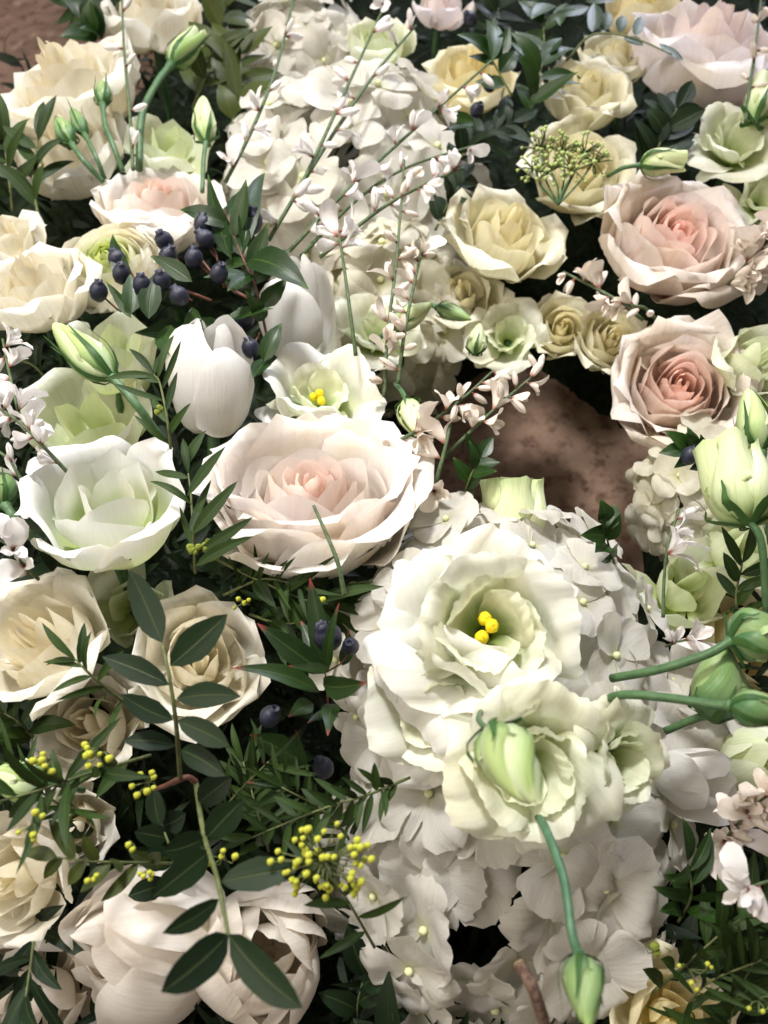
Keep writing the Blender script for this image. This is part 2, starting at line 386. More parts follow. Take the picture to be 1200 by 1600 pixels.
# ------------------------------------------------------------------ flower builders
def place(px, py, r, axis, lift, hc=.5, roll=0.0, z=ZTOP):
    p = at(px, py, lift, z); R = r*scale_at(p); a = c2w(axis)
    m = rot_to(a, roll); m.translation = p - a*(hc*R)
    return m, R
def add_petal(root, co, f, uv, mat, tone, name='petal'):
    return link(name, mesh(name, co, f, mat, uv), root, None, tone)
def add_stem(root, m, R, mat='stem_green', rad=.0028, zend=.05):
    """short stem from the flower's base down into the foam, in the flower's own frame"""
    inv = m.inverted(); a = m.to_3x3() @ Vector((0, 0, 1)); b = m.translation
    p1 = b - a*.02
    p2 = Vector((p1.x-a.x*.01, p1.y-a.y*.01, min(zend, p1.z-.01)))
    if in_hole(p2.x, p2.y) < 1.5:
        away = Vector((p2.x-HOLE.x, p2.y-HOLE.y, 0)).normalized(); p2 = p1+away*.04; p2.z = p1.z-.015
    pts = spline3([inv @ (b + a*.003), inv @ p1, inv @ p2], 6)
    v, f = tube(pts, rad, 6); link('stem', mesh('stem', v, f, MAT[mat]), root)

def O(h, lip, r=.86): return [(.04, 0), (.46, -.02), (r*.90, .20), (r, .50*h+.05), (r+.03, .82*h), (r+.08+.4*lip, .98*h), (r+.10+lip, .96*h-.4*lip)]
def I(rt, h, op=1.05): return [(.04, 0), (.28, .04), (rt*1.05, .34), (rt*1.08, .70*h), (rt*op, h)]
def one_by_one(root, petals, R, mat, zs, rnd=.30):
    for (ph, pts, hw, cup, c1, tone, cu, pt) in petals:
        pts = [(a_, b_*zs) for a_, b_ in pts]
        co, f, uv = petal(pts, hw, cup, c1, phi=math.radians(ph), S=R, spiral=.10, curl=cu, rnd=rnd, rp=2.5, point=pt, ruf=.012, rf=5, wob=.022, ser=.008, nu=21, nv=19)
        add_petal(root, co, f, uv, MAT[mat], tone)

def rose(px, py, r, axis, label, lift=0.0, mat='cream', N=24, garden=0.0, open_=1.0, roll=0.0, nu=13, nv=13, group='cream roses', name='rose', z=ZTOP, tight=1.0, pt=.035, zs=1.28, tmax=1.0, extra=(), tone=1.15):
    m, R = place(px, py, r, axis, lift, .45*zs, roll, z)
    root = thing(name, label, 'rose', group, m)
    for i in range(N):
        t = tmax*i/(N-1)
        rt = (.07+.84*min(t, .75)**(1.0/tight))*(1+rng.uniform(-.06, .06))
        H = (.92*(1-t)+.50*t)*(1-garden) + garden*(.60+.14*math.sin(t*3.0)-.16*t)
        H *= 1+rng.uniform(-.05, .05)
        c = -.05+.30*open_*max(0, t-.12)**.8
        if t < .70:
            pts = [(.03, 0), (.60*rt+.03, .03), (rt*1.08, .34*H), (rt*1.02, .74*H), (rt+.30*c, .96*H), (rt+c, H*1.0-.20*max(c, 0))]
            cup = 1.55-.80*t; c1 = cup*(1-.35*t)
        else:
            k = (t-.70)/.30
            o = open_*(.55+.45*k)
            lo = .10*k*open_
            rb = .70+.20*k
            pts = [(.03, 0), (.56*rb, -.02), (.90*rb, .16), (rb, .42-lo), (rb+.03+.08*o, .62-.04*k-lo), (rb+.06+.18*o, .66-.12*k-lo), (rb+.05+.26*o, .60-.22*k-lo)]
            cup = 1.0; c1 = .62
        pts = [(a_, b_*zs) for a_, b_ in pts]
        hw = min(rt, .74)*(1.35-.18*t)*rng.uniform(.9, 1.12)
        co, f, uv = petal(pts, hw, cup, c1, phi=i*2.39996+rng.uniform(-.30, .30), S=R, spiral=.16*(1-.4*t), curl=.06+.16*t*open_, rnd=.40, rp=2.2,
                          point=pt*(t > .3), ruf=.008+.010*t, rf=3.2, wob=.016+.010*t, nu=nu, nv=nv, twist=rng.uniform(-.12, .12))
        add_petal(root, co, f, uv, MAT[mat], min(1, t*tone))
    one_by_one(root, extra, R, mat, zs)
    add_stem(root, m, R)
    return root

def big_white(px, py, r, axis, label, lift=0., mat='white_green', roll=0., group='white flowers', z=ZTOP, name='rose', cat='rose', N=9, nu=13, nv=15):
    """half-open cup of few broad petals with a green base"""
    m, R = place(px, py, r, axis, lift, .55, roll, z)
    root = thing(name, label, cat, group, m)
    for i in range(N):
        t = i/(N-1)
        rt = .24+.50*t; H = 1.06-.16*t
        if t < .3:
            pts = [(.04, 0), (.26, .06), (rt*1.15, .38), (rt*1.12, .76), (rt*1.05, H)]
        elif t < .7:
            pts = [(.04, 0), (.40, .02), (rt*1.12, .32), (rt*1.14, .70), (rt*1.18, .90), (rt*1.30, .97)]
        else:
            pts = [(.04, 0), (.46, -.02), (.80, .22), (.90, .56), (.96, .82), (1.04, .88), (1.10, .82)]
        co, f, uv = petal(pts, rt*1.45 if t < .7 else .98, 1.5-.35*t, 1.15-.3*t, phi=i*2.39996+rng.uniform(-.2, .2), S=R, spiral=.18, curl=.10+.30*t,
                          rnd=.30, rp=2.8, point=.10, ruf=.010+.014*t, rf=4.5, wob=.028, ser=.008, nu=nu, nv=nv)
        add_petal(root, co, f, uv, MAT[mat], t)
    add_stem(root, m, R)
    return root

def custom_cup(px, py, r, axis, label, petals, lift=0., mat='white_green', roll=0., group='white cup flowers', name='rose', cat='rose', hc=.66, zs=1.22):
    """cup flower whose petals are given one by one: (azimuth in degrees, meridian, half width, cup, cup at tip, tone, edge curl, tip point)"""
    m, R = place(px, py, r, axis, lift, hc, roll)
    root = thing(name, label, cat, group, m)
    one_by_one(root, petals, R, mat, zs, .27)
    add_stem(root, m, R)
    return root

def lisianthus(px, py, r, axis, label, lift=0., mat='lisi', roll=0., group='lisianthus blooms', z=ZTOP, N=11, ruf=1.0, anthers=True, nu=25, nv=17, spread=1.0, phis=None):
    m, R = place(px, py, r, axis, lift, .55, roll, z)
    root = thing('lisianthus', label, 'lisianthus', group, m)
    for i in range(N):
        t = i/(N-1)
        if t < .4:
            k = t/.4; rt = .27+.12*k
            pts = [(.05, 0), (.13, .16), (rt, .42), (rt*1.14, .66), (rt*1.42, .80)]
            hw = rt*1.35; cup = 1.25; c1 = .8; cu = .25
        elif t < .72:
            k = (t-.4)/.32; rt = .40+.12*k
            pts = [(.05, 0), (.18, .14), (rt*.98, .40), (rt*1.18, .68), (rt*1.42, .82), (rt*1.66*spread, .84)]
            hw = .66; cup = 1.0; c1 = .5; cu = .35
        else:
            k = (t-.72)/.28
            pts = [(.05, 0), (.26, .10), (.55, .34), (.74, .54-.06*k), (.92*spread, .62-.14*k), (1.05*spread, .56-.2*k)]
            hw = .80; cup = .8; c1 = .25; cu = .3
        co, f, uv = petal(pts, hw, cup, c1, phi=(math.radians(phis[i]) if phis else i*2.39996+rng.uniform(-.25, .25)), S=R*(1 if t < .4 else rng.uniform(.90, 1.12)), spiral=.20, curl=cu, rnd=.30, rp=2.3,
                          ruf=ruf*(.012+.012*t), rf=11.0, wob=.035, ser=.016*ruf, nu=nu, nv=nv, twist=rng.uniform(-.15, .25))
        add_petal(root, co, f, uv, MAT[mat], t)
    if anthers:
        ctr = []
        for k, (x, y, zz) in enumerate(((-.06, -.07, .50), (.05, .05, .54), (-.02, .14, .46))):
            me = ball_mesh(.066*R, MAT['stamen'], (x*R*.85, y*R*.85, zz*R), 1.15, seed=k, bump=.12, nu=14, nv=10)
            link('stigma', me, root)
        v, f = tube([(0, 0, .05*R), (0, 0, .42*R)], .03*R, 6); link('style', mesh('style', v, f, MAT['stem_green']), root)
    add_stem(root, m, R)
    return root

def ball_mesh(r, mat, c=(0, 0, 0), stretch=1.0, seed=0, nu=10, nv=7, bump=.06):
    vs = []; fs = []; q = random.Random(seed)
    for j in range(nv+1):
        th = math.pi*j/nv
        for i in range(nu):
            a = 2*math.pi*i/nu; k = r*(1+q.uniform(-bump, bump))
            vs.append((c[0]+k*math.sin(th)*math.cos(a), c[1]+k*math.sin(th)*math.sin(a), c[2]+k*stretch*math.cos(th)))
    for j in range(nv):
        for i in range(nu):
            i2 = (i+1) % nu; fs.append((j*nu+i, (j+1)*nu+i, (j+1)*nu+i2, j*nu+i2))
    return mesh('ball', vs, fs, mat)

def tulip(px, py, r, axis, label, lift=0., mat='tulip', roll=0., length=2.6, group='white tulips', z=ZTOP, open_=0.0, N=6, double=0, plist=None):
    """r = half width of the cup, length = cup length in half widths; (px,py) is the middle of the cup"""
    p = at(px, py, lift, z); R = r*scale_at(p); a = c2w(axis); m = rot_to(a, roll); m.translation = p-a*(length*.5*R)
    root = thing('tulip', label, 'tulip', group, m)
    if plist: N = len(plist)
    for i in range(N+double):
        t = i/(N+double-1)
        k = .62+.40*t if not double else .40+.64*t**.8
        h = length*(1.0-.05*t)*rng.uniform(.96, 1.03) if not double else length*(1.0-.26*t)*rng.uniform(.92, 1.05)
        if not double and 3 <= i < 6: h *= (1.0, .88, .95)[i-3]
        pts = [(.08, 0), (.72*k, .06*h), (1.0*k, .34*h), (.97*k, .66*h), ((.66+open_*.55*t)*k, .90*h), ((.30+open_*1.1*t)*k, h)]
        ph = i*(2*math.pi/3)+(math.pi/3 if i >= 3 else 0)+(i//3)*.4*(double > 0)+rng.uniform(-.1, .1)
        if plist:
            ph, k, h, op = math.radians(plist[i][0]), plist[i][1], length*plist[i][2], plist[i][3]
            pts = [(.08, 0), (.72*k, .06*h), (1.0*k, .34*h), (.99*k, .68*h), ((.74+.4*op)*k, .91*h), ((.40+.8*op)*k, h)]
        co, f, uv = petal(pts, 1.08*k, 1.2, .80-.2*open_, wp=((0, .35), (.3, .9), (.6, 1), (.85, .86), (1, .6)), phi=ph,
                          S=R, spiral=.20, curl=.07, rnd=.26, rp=2.5, point=.0, ruf=.016, rf=4, wob=.052, nu=17, nv=15)
        add_petal(root, co, f, uv, MAT[mat], t)
    add_stem(root, m, R, rad=.0034)
    return root

def ranunculus(px, py, r, axis, label, lift=0., z=ZTOP, group='ranunculus'):
    m, R = place(px, py, r, axis, lift, .5, 0, z)
    root = thing('ranunculus', label, 'ranunculus', group, m)
    N = 46
    for i in range(N):
        t = i/(N-1); rt = .08+.78*t
        H = .62-.16*t*t
        c = -.10+.13*t
        pts = [(.03, 0), (.6*rt+.02, .02), (rt*1.06, .40*H), (rt*1.02, .8*H), (rt+c, H)]
        co, f, uv = petal(pts, min(rt, .62)*1.05, 1.25-.5*t, 1.0-.45*t, phi=i*2.39996+rng.uniform(-.2, .2), S=R, spiral=.08, curl=.02, rnd=.26, ruf=.008, rf=4, wob=.012, nu=8, nv=9)
        add_petal(root, co, f, uv, MAT['ranunculus'], smooth_tone(t))
    add_stem(root, m, R)
    return root
def smooth_tone(t): return float(smooth01((t-.10)/.6))

# hydrangea: shared petal meshes
HYD = {}
def hyd_petals(mat, ser):
    if (mat, ser) not in HYD:
        L_ = []
        for k in range(10):
            pts = [(.04, 0), (.35, .05), (.72, .10+rng.uniform(-.05, .10)), (1.0, .04+rng.uniform(-.16, .16))]
            co, f, uv = petal(pts, .56*rng.uniform(.9, 1.12), rng.uniform(-.1, .75), rng.uniform(-.4, .6), wp=((0, .12), (.25, .62), (.6, 1), (.85, .95), (1, .72)), S=1.0, curl=rng.uniform(-.1, .25),
                              rnd=.30, rp=2.2, ruf=.016+.014*ser, rf=7, ser=.022+.05*ser, wob=.045, nu=17, nv=12)
            L_.append(mesh('petal', co, f, MAT[mat], uv))
        HYD[(mat, ser)] = L_
    return HYD[(mat, ser)]
EYE = {}
def hydrangea(px, py, r, axis, label, lift=0., mat='hyd', fr=80, n=42, cap=100, z=ZTOP, flat=.85, ser=0.0, group='hydrangea heads', seed=1, skip=None):
    """dome of four-petalled florets; r = dome radius in pixels, (px,py) = middle of the dome's front, cap = half angle covered"""
    q = random.Random(seed)
    p = at(px, py, lift, z); s = scale_at(p); R = r*s; a = c2w(axis)
    m = rot_to(a); m.translation = p - a*R*flat*.8
    root = thing('hydrangea_head', label, 'hydrangea', group, m)
    P = hyd_petals(mat, ser)
    e = MAT['eye']
    eye = EYE.setdefault(mat, ball_mesh(.085, e, (0, 0, .08), .9, seed=3, nu=8, nv=6))
    cosmin = math.cos(math.radians(cap))
    for i in range(n):
        zc = 1-(1-cosmin)*(i+.5)/n; ph = i*2.39996
        zc += q.uniform(-.05, .05); zc = min(1, zc)
        rr = math.sqrt(max(0, 1-zc*zc))
        d = Vector((rr*math.cos(ph), rr*math.sin(ph), zc))
        nrm = Vector((d.x, d.y, d.z+.25)) + Vector((q.uniform(-.30, .30), q.uniform(-.30, .30), q.uniform(-.2, .2)))
        k = q.uniform(.84, 1.10)
        pos = Vector((d.x*R*k, d.y*R*k, d.z*R*flat*k))
        fm = rot_to(nrm.normalized(), q.uniform(0, 6.28)); sz = fr*s*q.uniform(.85, 1.12)
        fm = Matrix.Translation(pos) @ fm @ Matrix.Scale(sz, 4)
        if skip and skip(root.matrix_world @ pos if False else (m @ pos)): continue
        fl_ = link('floret', eye, root, fm)
        for b in range(4):
            pm = Matrix.Rotation(b*math.pi/2+q.uniform(-.15, .15), 4, 'Z') @ Matrix.Rotation(q.uniform(-.28, .12), 4, 'Y') @ Matrix.Translation((0, 0, .012*(b % 2)))
            link('petal', P[q.randrange(10)], fl_, pm, q.random())
    v, f = tube([Vector((0, 0, .35*R)), Vector((0, 0, -.4*R)), Vector((0, 0, -.9*R))], .004, 7)
    link('stem', mesh('stem', v, f, MAT['stem_green']), root)
    return root

def bud(base, tip, r, label, mat='bud_green', stem=None, open_=0.0, twist=1.2, sep=5, sep_len=.75, group='lisianthus buds', stem_mat='stem_green', srad=5.0, cat='bud', npet=4):
    """base, tip: (px,py,lift) of the bud; r half width px; stem: further (px,py,lift) from the base onwards"""
    b = at(*base); t = at(*tip); s = scale_at(b); R = r*s; a = t-b; Ln = a.length/R; a.normalize()
    m = rot_to(a, rng.uniform(0, 6)); m.translation = b
    root = thing('flower_bud', label, cat, group, m)
    for i in range(npet):
        k = 1-.06*i
        if open_ > 0:
            pts = [(.10, 0), (.72*k, .10*Ln), (1.0*k, .42*Ln), (.92*k, .78*Ln), ((.80+.25*open_)*k, Ln*(1-.02*i))]
        else:
            pts = [(.12, 0), (.74*k, .12*Ln), (1.0*k, .34*Ln), (.80*k, .62*Ln), (.42*k, .86*Ln), (.10, Ln*(1-.015*i))]
        co, f, uv = petal(pts, 1.55*k, 1.75, 1.6, wp=((0, .15), (.12, .7), (.35, 1), (.6, .8), (.85, .48), (1, .2 if open_ <= 0 else .62)), phi=i*6.283/npet, S=R, spiral=.26, rnd=.10, twist=twist,
                          ruf=.02 if open_ <= 0 else .05, rf=5, ser=.03*(open_ > 0), wob=.02, nu=11, nv=13)
        add_petal(root, co, f, uv, MAT[mat], i/(npet-1))
    for i in range(sep):
        ph = i*6.283/sep+.3; l = sep_len*rng.uniform(.7, 1.1)
        pts = [(.14, -.02*Ln), (.80, .10*Ln), (1.10, .34*l*Ln+.02), (1.02, .66*l*Ln), (1.02+rng.uniform(-.05, .35), l*Ln)]
        co, f, uv = petal(pts, .17, .4, .3, wp=((0, .8), (.3, 1), (.7, .55), (1, .12)), phi=ph, S=R, rnd=.02, nu=3, nv=8, twist=twist*.3)
        add_petal(root, co, f, uv, MAT['sepal'], .5, 'sepal')
    if stem:
        inv = m.inverted()
        P = [inv @ (b + a*.12*R)] + [inv @ at(*q) for q in stem]
        pts = spline3(P, 5*len(P)); nn = len(pts)
        v, f = tube(pts, [srad*s*(1.35 if i < 2 else 1.0) for i in range(nn)], 8)
        link('stem', mesh('stem', v, f, MAT[stem_mat]), root)
    return root

# ------------------------------------------------------------------ leaves and sprigs
def leaf_geo(b, t, w, nrm, bend=.12, fold=.25, shape='lance', nu=5, nv=9, side_bend=0.0):
    b = Vector(b); t = Vector(t); d = t-b; L_ = d.length; d.normalize()
    nrm = (nrm-d*nrm.dot(d)).normalized(); sd = d.cross(nrm)
    vs = []; uv = []
    for j in range(nv):
        s = j/(nv-1)
        if shape == 'lance': ww = (math.sin(math.pi*min(1, s**.78*1.0)))**.9*(1-.25*s)*1.15
        elif shape == 'ellipse': ww = math.sin(math.pi*s**.92)**.68
        elif shape == 'ovate': ww = math.sin(math.pi*s**.68)**.85
        else: ww = math.sin(math.pi*s**.85)**.75
        ww = max(ww, .03)*(1+.05*math.sin(9*s+L_*900)+.03*math.sin(23*s+L_*1700))
        c = b+d*(L_*s)+nrm*(bend*L_*4*s*(1-s))+sd*(side_bend*L_*4*s*(1-s))
        for i in range(nu):
            u = -1+2*i/(nu-1)
            vs.append(c+sd*(u*ww*w)+nrm*(fold*abs(u)*ww*w))
            uv.append((u*.5+.5, s))
    return vs, grid_faces(nv, nu), uv
TOCAM = -FWD
def rv(k): return Vector((rng.uniform(-k, k), rng.uniform(-k, k), rng.uniform(-k, k)))

class Sprig:
    def __init__(self, name, label, cat, group, origin):
        self.o = Vector(origin); self.root = thing(name, label, cat, group, loc=self.o)
    def part(self, name, v, f, mat, uv=None, parent=None):
        return link(name, mesh(name, [Vector(x)-self.o for x in v], f, mat, uv), parent or self.root)
    def stem(self, pts, r0, r1, mat, sides=6, name='stem', n=None):
        P = spline3(pts, n or 5*len(pts))
        k = len(P)
        v, f = tube(P, [r0+(r1-r0)*i/(k-1) for i in range(k)], sides)
        self.part(name, v, f, MAT[mat]); return P
    def leaf(self, b, t, w, mat, shape='lance', nrm=None, bend=None, fold=.25, side=0.0):
        nrm = (TOCAM+Vector((0, .25, .5))+rv(.5)) if nrm is None else nrm
        v, f, uv = leaf_geo(b, t, w, nrm, rng.uniform(-.02, .14) if bend is None else bend, fold, shape, side_bend=side+rng.uniform(-.06, .06))
        return self.part('leaf', v, f, MAT[mat], uv)

def px_pts(L_): return [at(*p) for p in L_]

def leafy(label, pts, leaves, leaf_len, leaf_w, mat='myrtle', shape='lance', group='leafy sprigs', name='leafy_sprig', stem='stem_olive', srad=2.2, start=.1, spread=.9, pairs=True, lift_leaf=.012, cat='sprig', extra=None, jit=.25, end_leaf=True):
    """sprig with `leaves` leaves spread along a stem (pixel polyline); leaf_len, leaf_w in pixels"""
    P0 = px_pts(pts); S = Sprig(name, label, cat, group, P0[0]); s = scale_at(P0[0])
    P = S.stem(P0, srad*s, srad*.5*s, stem)
    k = len(P)
    for i in range(leaves):
        f = start+(1-start)*(i+.5)/leaves; j = min(k-2, int(f*(k-1)))
        p = P[j].lerp(P[j+1], f*(k-1)-j); d = (P[j+1]-P[j]).normalized()
        side = d.cross(TOCAM+rv(.6)).normalized()*(1 if i % 2 else -1)
        dirv = (d*rng.uniform(.45, .9)+side*spread*rng.uniform(.6, 1.1)+TOCAM*rng.uniform(-.35, .45)+rv(jit)).normalized()
        l = leaf_len*s*rng.uniform(.7, 1.15)
        S.leaf(p, p+dirv*l, leaf_w*s*rng.uniform(.8, 1.15), mat, shape)
    if end_leaf:
        d = (P[-1]-P[-3]).normalized(); S.leaf(P[-1], P[-1]+d*leaf_len*s*.9, leaf_w*s, mat, shape)
    return S

BERRY = None
def berry_mesh():
    global BERRY
    if BERRY: return BERRY
    vs = []; fs = []; nu = 12
    prof = [(0, -1.0), (.45, -.92), (.82, -.60), (1.0, -.05), (.92, .45), (.66, .82), (.42, .98), (.44, 1.16), (.34, 1.20), (.28, 1.02), (.0, .96)]
    for j, (r, z) in enumerate(prof):
        for i in range(nu):
            a = 2*math.pi*i/nu
            zz = z+(.10 if (j in (7, 8) and i % 2) else 0)
            vs.append((r*math.cos(a), r*math.sin(a), zz))
    for j in range(len(prof)-1):
        for i in range(nu):
            fs.append((j*nu+i, j*nu+(i+1) % nu, (j+1)*nu+(i+1) % nu, (j+1)*nu+i))
    BERRY = mesh('berry', vs, fs, MAT['berry']); return BERRY
def add_berry(S, px, py, lift, r, frm=None, axis=None):
    p = at(px, py, lift); s = scale_at(p)
    a = c2w(axis) if axis else (TOCAM*.4+Vector((0, .5, .6))+rv(.5)).normalized()
    m = rot_to(a, rng.uniform(0, 6)); m.translation = p-S.o
    m = m @ Matrix.Diagonal((r*s, r*s, r*s*1.08, 1))
    b = link('berry', berry_mesh(), S.root, m)
    if frm is not None:
        v, f = tube(spline3([frm, (frm+p)/2+rv(.002), p], 6), 1.6*s, 5); S.part('berry_stalk', v, f, MAT['stem_red'])

# broom: bud and blossom meshes, shared
BROOM = {}
def broom_mesh(kind, warm):
    key = (kind, warm)
    if key in BROOM: return BROOM[key]
    mat = MAT['broom_petal_warm' if warm else 'broom_petal']
    V = []; Fc = []; UVs = []
    def add(co, f, uv):
        o = len(V); V.extend([tuple(c) for c in co]); UVs.extend([tuple(c) for c in uv]); Fc.extend([tuple(i+o for i in q) for q in f])
    if kind == 0:   # closed bud: elongated, slightly bent, two clasping petals
        for i in range(2):
            pts = [(.03, 0), (.14, .12), (.20, .45), (.17, .78), (.03, 1.0)]
            co, f, uv = petal(pts, .30, 1.7, 1.5, wp=((0, .3), (.2, .8), (.5, 1), (.8, .8), (1, .25)), phi=i*3.14159, spiral=.08, rnd=.05, nu=7, nv=8)
            co[:, 0] += .10*(co[:, 2]**2); add(co, f, uv)
    elif kind == 1: # opening: bud with a lifted banner
        for i in range(2):
            pts = [(.03, 0), (.13, .15), (.17, .5), (.13, .8), (.03, .95)]
            co, f, uv = petal(pts, .26, 1.6, 1.4, wp=((0, .3), (.2, .8), (.5, 1), (.8, .8), (1, .25)), phi=i*3.14159, rnd=.05, nu=7, nv=7); add(co, f, uv)
        co, f, uv = petal([(.05, 0), (.16, .2), (.32, .55), (.62, .86)], .30, .9, .2, phi=.7, rnd=.3, nu=7, nv=8, wob=.03); add(co, f, uv)
    else:           # open blossom: banner, two wings, keel
        for ph, (hw, ln, op) in ((0.0, (.42, 1.0, .75)), (2.3, (.22, .85, .35)), (-2.3, (.22, .85, .35)), (3.14, (.20, .8, .15))):
            co, f, uv = petal([(.04, 0), (.08+.1*op, .25*ln), (.12+.4*op, .62*ln), (.15+.95*op, .86*ln)], hw, .9, .3, phi=ph, rnd=.32, nu=7, nv=8, wob=.05, ruf=.015); add(co, f, uv)
    BROOM[key] = mesh('broom_bud', V, Fc, mat, UVs); return BROOM[key]

def broom(label, pts, nb, size=32, warm=False, srad=3.2, start=.05, end=1.0, p_open=.3, group='broom sprigs', seed=0, stem='stem_broom', name='broom_sprig', extra=None, away=.2):
    q = random.Random(seed+len(label))
    P0 = px_pts(pts); S = Sprig(name, label, 'broom sprig', group, P0[0]); s = scale_at(P0[len(P0)//2])
    P = S.stem(P0, srad*s, srad*.62*s, stem, n=8*len(P0)); k = len(P)
    for i in range(nb):
        f = start+(end-start)*(i+q.uniform(.1, .9))/nb; j = min(k-2, int(f*(k-1))); p = P[j].lerp(P[j+1], f*(k-1)-j); d = (P[j+1]-P[j]).normalized()
        sd = d.cross(TOCAM).normalized()*(1 if q.random() < .5 else -1)
        for _ in range(q.choice((1, 1, 2))):
            a = (d*q.uniform(.1, .9)+sd*q.uniform(.3, 1.0)+TOCAM*q.uniform(-.1, .7)+Vector((q.uniform(-.4, .4), q.uniform(-.4, .4), q.uniform(-.4, .4)))).normalized()
            u = q.random(); kind = 2 if u < p_open else (1 if u < p_open+.2 else 0)
            sz = size*s*q.uniform(.8, 1.2)*(1.15 if kind == 2 else 1)
            st = p+a*(5*s)
            m = rot_to(a, q.uniform(0, 6.28)); m.translation = st-S.o; m = m @ Matrix.Scale(sz, 4)
            link('blossom' if kind == 2 else 'flower_bud', broom_mesh(kind, warm), S.root, m, q.random())
            v, f2 = tube([p, st+a*.001], 2.0*s, 5); S.part('bud_stalk', v, f2, MAT['stem_red'])
    return S

BALL = {}
def balls(S, centre, n, rad, br, mat='ball', squash=.7, stalk=True):
    """cluster of tiny round flower balls on stalks round a pixel point"""
    p0 = at(*centre); s = scale_at(p0)
    me = BALL.setdefault(mat, ball_mesh(1.0, MAT[mat], bump=.16, nu=9, nv=6))
    for i in range(n):
        a = rng.uniform(0, 6.28); rr = rad*math.sqrt(rng.random())
        p = p0+RIGHT*(rr*math.cos(a)*s)+UP*(rr*math.sin(a)*squash*s)+TOCAM*(rng.uniform(0, 1)*(rad-rr*.6)*.6*s)
        m = Matrix.Translation(p-S.o) @ Matrix.Scale(br*s*rng.uniform(.75, 1.15), 4)
        link('flower_ball', me, S.root, m)
        if stalk:
            v, f = tube([p0-TOCAM*(10*s), (p0+p)/2+rv(.0015), p], 1.2*s, 4); S.part('ball_stalk', v, f, MAT['stem_olive'])

# ================================================================== THE ARRANGEMENT
# ---- undergrowth: dark leaves nobody could count, filling the gaps
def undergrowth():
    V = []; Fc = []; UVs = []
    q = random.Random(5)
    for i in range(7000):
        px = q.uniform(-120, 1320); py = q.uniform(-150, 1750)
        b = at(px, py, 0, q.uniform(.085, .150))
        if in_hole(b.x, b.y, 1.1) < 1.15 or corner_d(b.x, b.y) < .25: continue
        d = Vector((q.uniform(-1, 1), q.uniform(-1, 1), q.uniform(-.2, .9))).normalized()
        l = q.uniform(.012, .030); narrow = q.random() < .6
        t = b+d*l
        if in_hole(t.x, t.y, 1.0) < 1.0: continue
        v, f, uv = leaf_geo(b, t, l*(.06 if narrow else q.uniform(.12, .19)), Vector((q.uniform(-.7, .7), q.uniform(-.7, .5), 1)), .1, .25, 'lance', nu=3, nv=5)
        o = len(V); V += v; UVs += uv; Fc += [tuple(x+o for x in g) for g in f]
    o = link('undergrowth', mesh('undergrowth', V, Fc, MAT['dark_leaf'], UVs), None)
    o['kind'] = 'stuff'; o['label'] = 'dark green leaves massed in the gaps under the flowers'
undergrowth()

# ---- hydrangea heads
hydrangea(545, 205, 205, (-.05, .45, .85), 'large white hydrangea head behind the crossing broom stems', -.015, fr=66, n=54, cap=100, seed=2)
hydrangea(470, 30, 110, (0, .6, .75), 'smaller white hydrangea head cut by the top edge above the broom', -.02, fr=50, n=24, cap=95, seed=12)
hydrangea(620, 470, 120, (.1, .1, .95), 'dim cream hydrangea head below the big one, beside the white tulip', -.055, mat='hyd_cream', fr=60, n=24, cap=90, seed=4)
hydrangea(795, 988, 255, (.05, .42, .90), 'bright white hydrangea head around the big open lisianthus', +.010, fr=72, n=68, cap=100, seed=5, flat=.7)
hydrangea(800, 1420, 275, (-.02, -.05, .99), 'shaded white hydrangea head with toothed petals at bottom centre', -.020, fr=88, n=60, cap=100, seed=8, ser=1.0, flat=.75)
hydrangea(1080, 1140, 110, (.3, .2, .93), 'white hydrangea head under the green bud stems at right', -.035, fr=80, n=16, cap=90, seed=9)
hydrangea(1092, 765, 92, (-.35, .1, .93), 'cream hydrangea head hanging below the lower pink rose', -.045, mat='hyd_cream', fr=52, n=22, cap=95, seed=10)

# ---- roses
rose(490, 776, 170, (.0, .82, .57), 'large blush garden rose with peach heart in the centre', .012, 'blush', N=26, garden=.9, open_=.35, nu=17, nv=17, group='blush and pink garden roses', roll=0, tmax=.74, zs=1.2, tone=1.75, extra=[
    (95, O(.74, .03, .72), .90, 1.2, 1.0, .8, .05, 0), (30, O(.78, .06, .78), .90, 1.2, .95, .85, .1, .03), (155, O(.78, .06, .78), .88, 1.2, .95, .85, .1, .03), (-88, O(.68, .02, .66), 1.0, 1.3, 1.15, .75, .05, 0), (200, O(.72, .05, .70), .9, 1.3, 1.1, .8, .05, 0), (-15, O(.72, .05, .70), .9, 1.3, 1.1, .8, .05, 0),
    (-130, O(.60, .10, .80), 1.0, 1.2, 1.0, .92, .14, .06), (-50, O(.62, .12, .84), 1.05, 1.2, 1.0, .95, .14, .06), (-2, O(.68, .15, .86), .98, 1.1, .8, 1, .2, .05), (186, O(.66, .13, .84), .92, 1.1, .8, 1, .2, .05), (70, O(.74, .10, .86), .9, 1.1, .8, 1, .15, .05), (-92, O(.44, .06, .88), .95, 1.1, .95, 1, .1, 0)])
rose(250, 322, 101, (.08, .72, .70), 'blush rose with pink heart behind the dark berries', -.010, 'blush', N=32, garden=.6, tone=1.5, open_=.35, group='blush and pink garden roses', roll=2)
rose(1055, 372, 118, (.12, .45, .88), 'pink rose with deep folded heart under a green bud, upper right', -.01, 'pink', N=34, garden=.85, tone=1.5, nu=17, nv=15, pt=.01, open_=.55, group='blush and pink garden roses', roll=1)
rose(1064, 604, 104, (-.15, .25, .95), 'pink rose at the edge of the dark opening', -.035, 'pink', N=34, garden=.85, tone=1.5, nu=17, nv=15, pt=.01, open_=.6, group='blush and pink garden roses', roll=3)
rose(1110, 75, 128, (.1, .70, .71), 'large pale pink rose in the top right corner', .005, 'palepink', N=22, garden=.2, open_=.8, group='blush and pink garden roses', roll=.3)
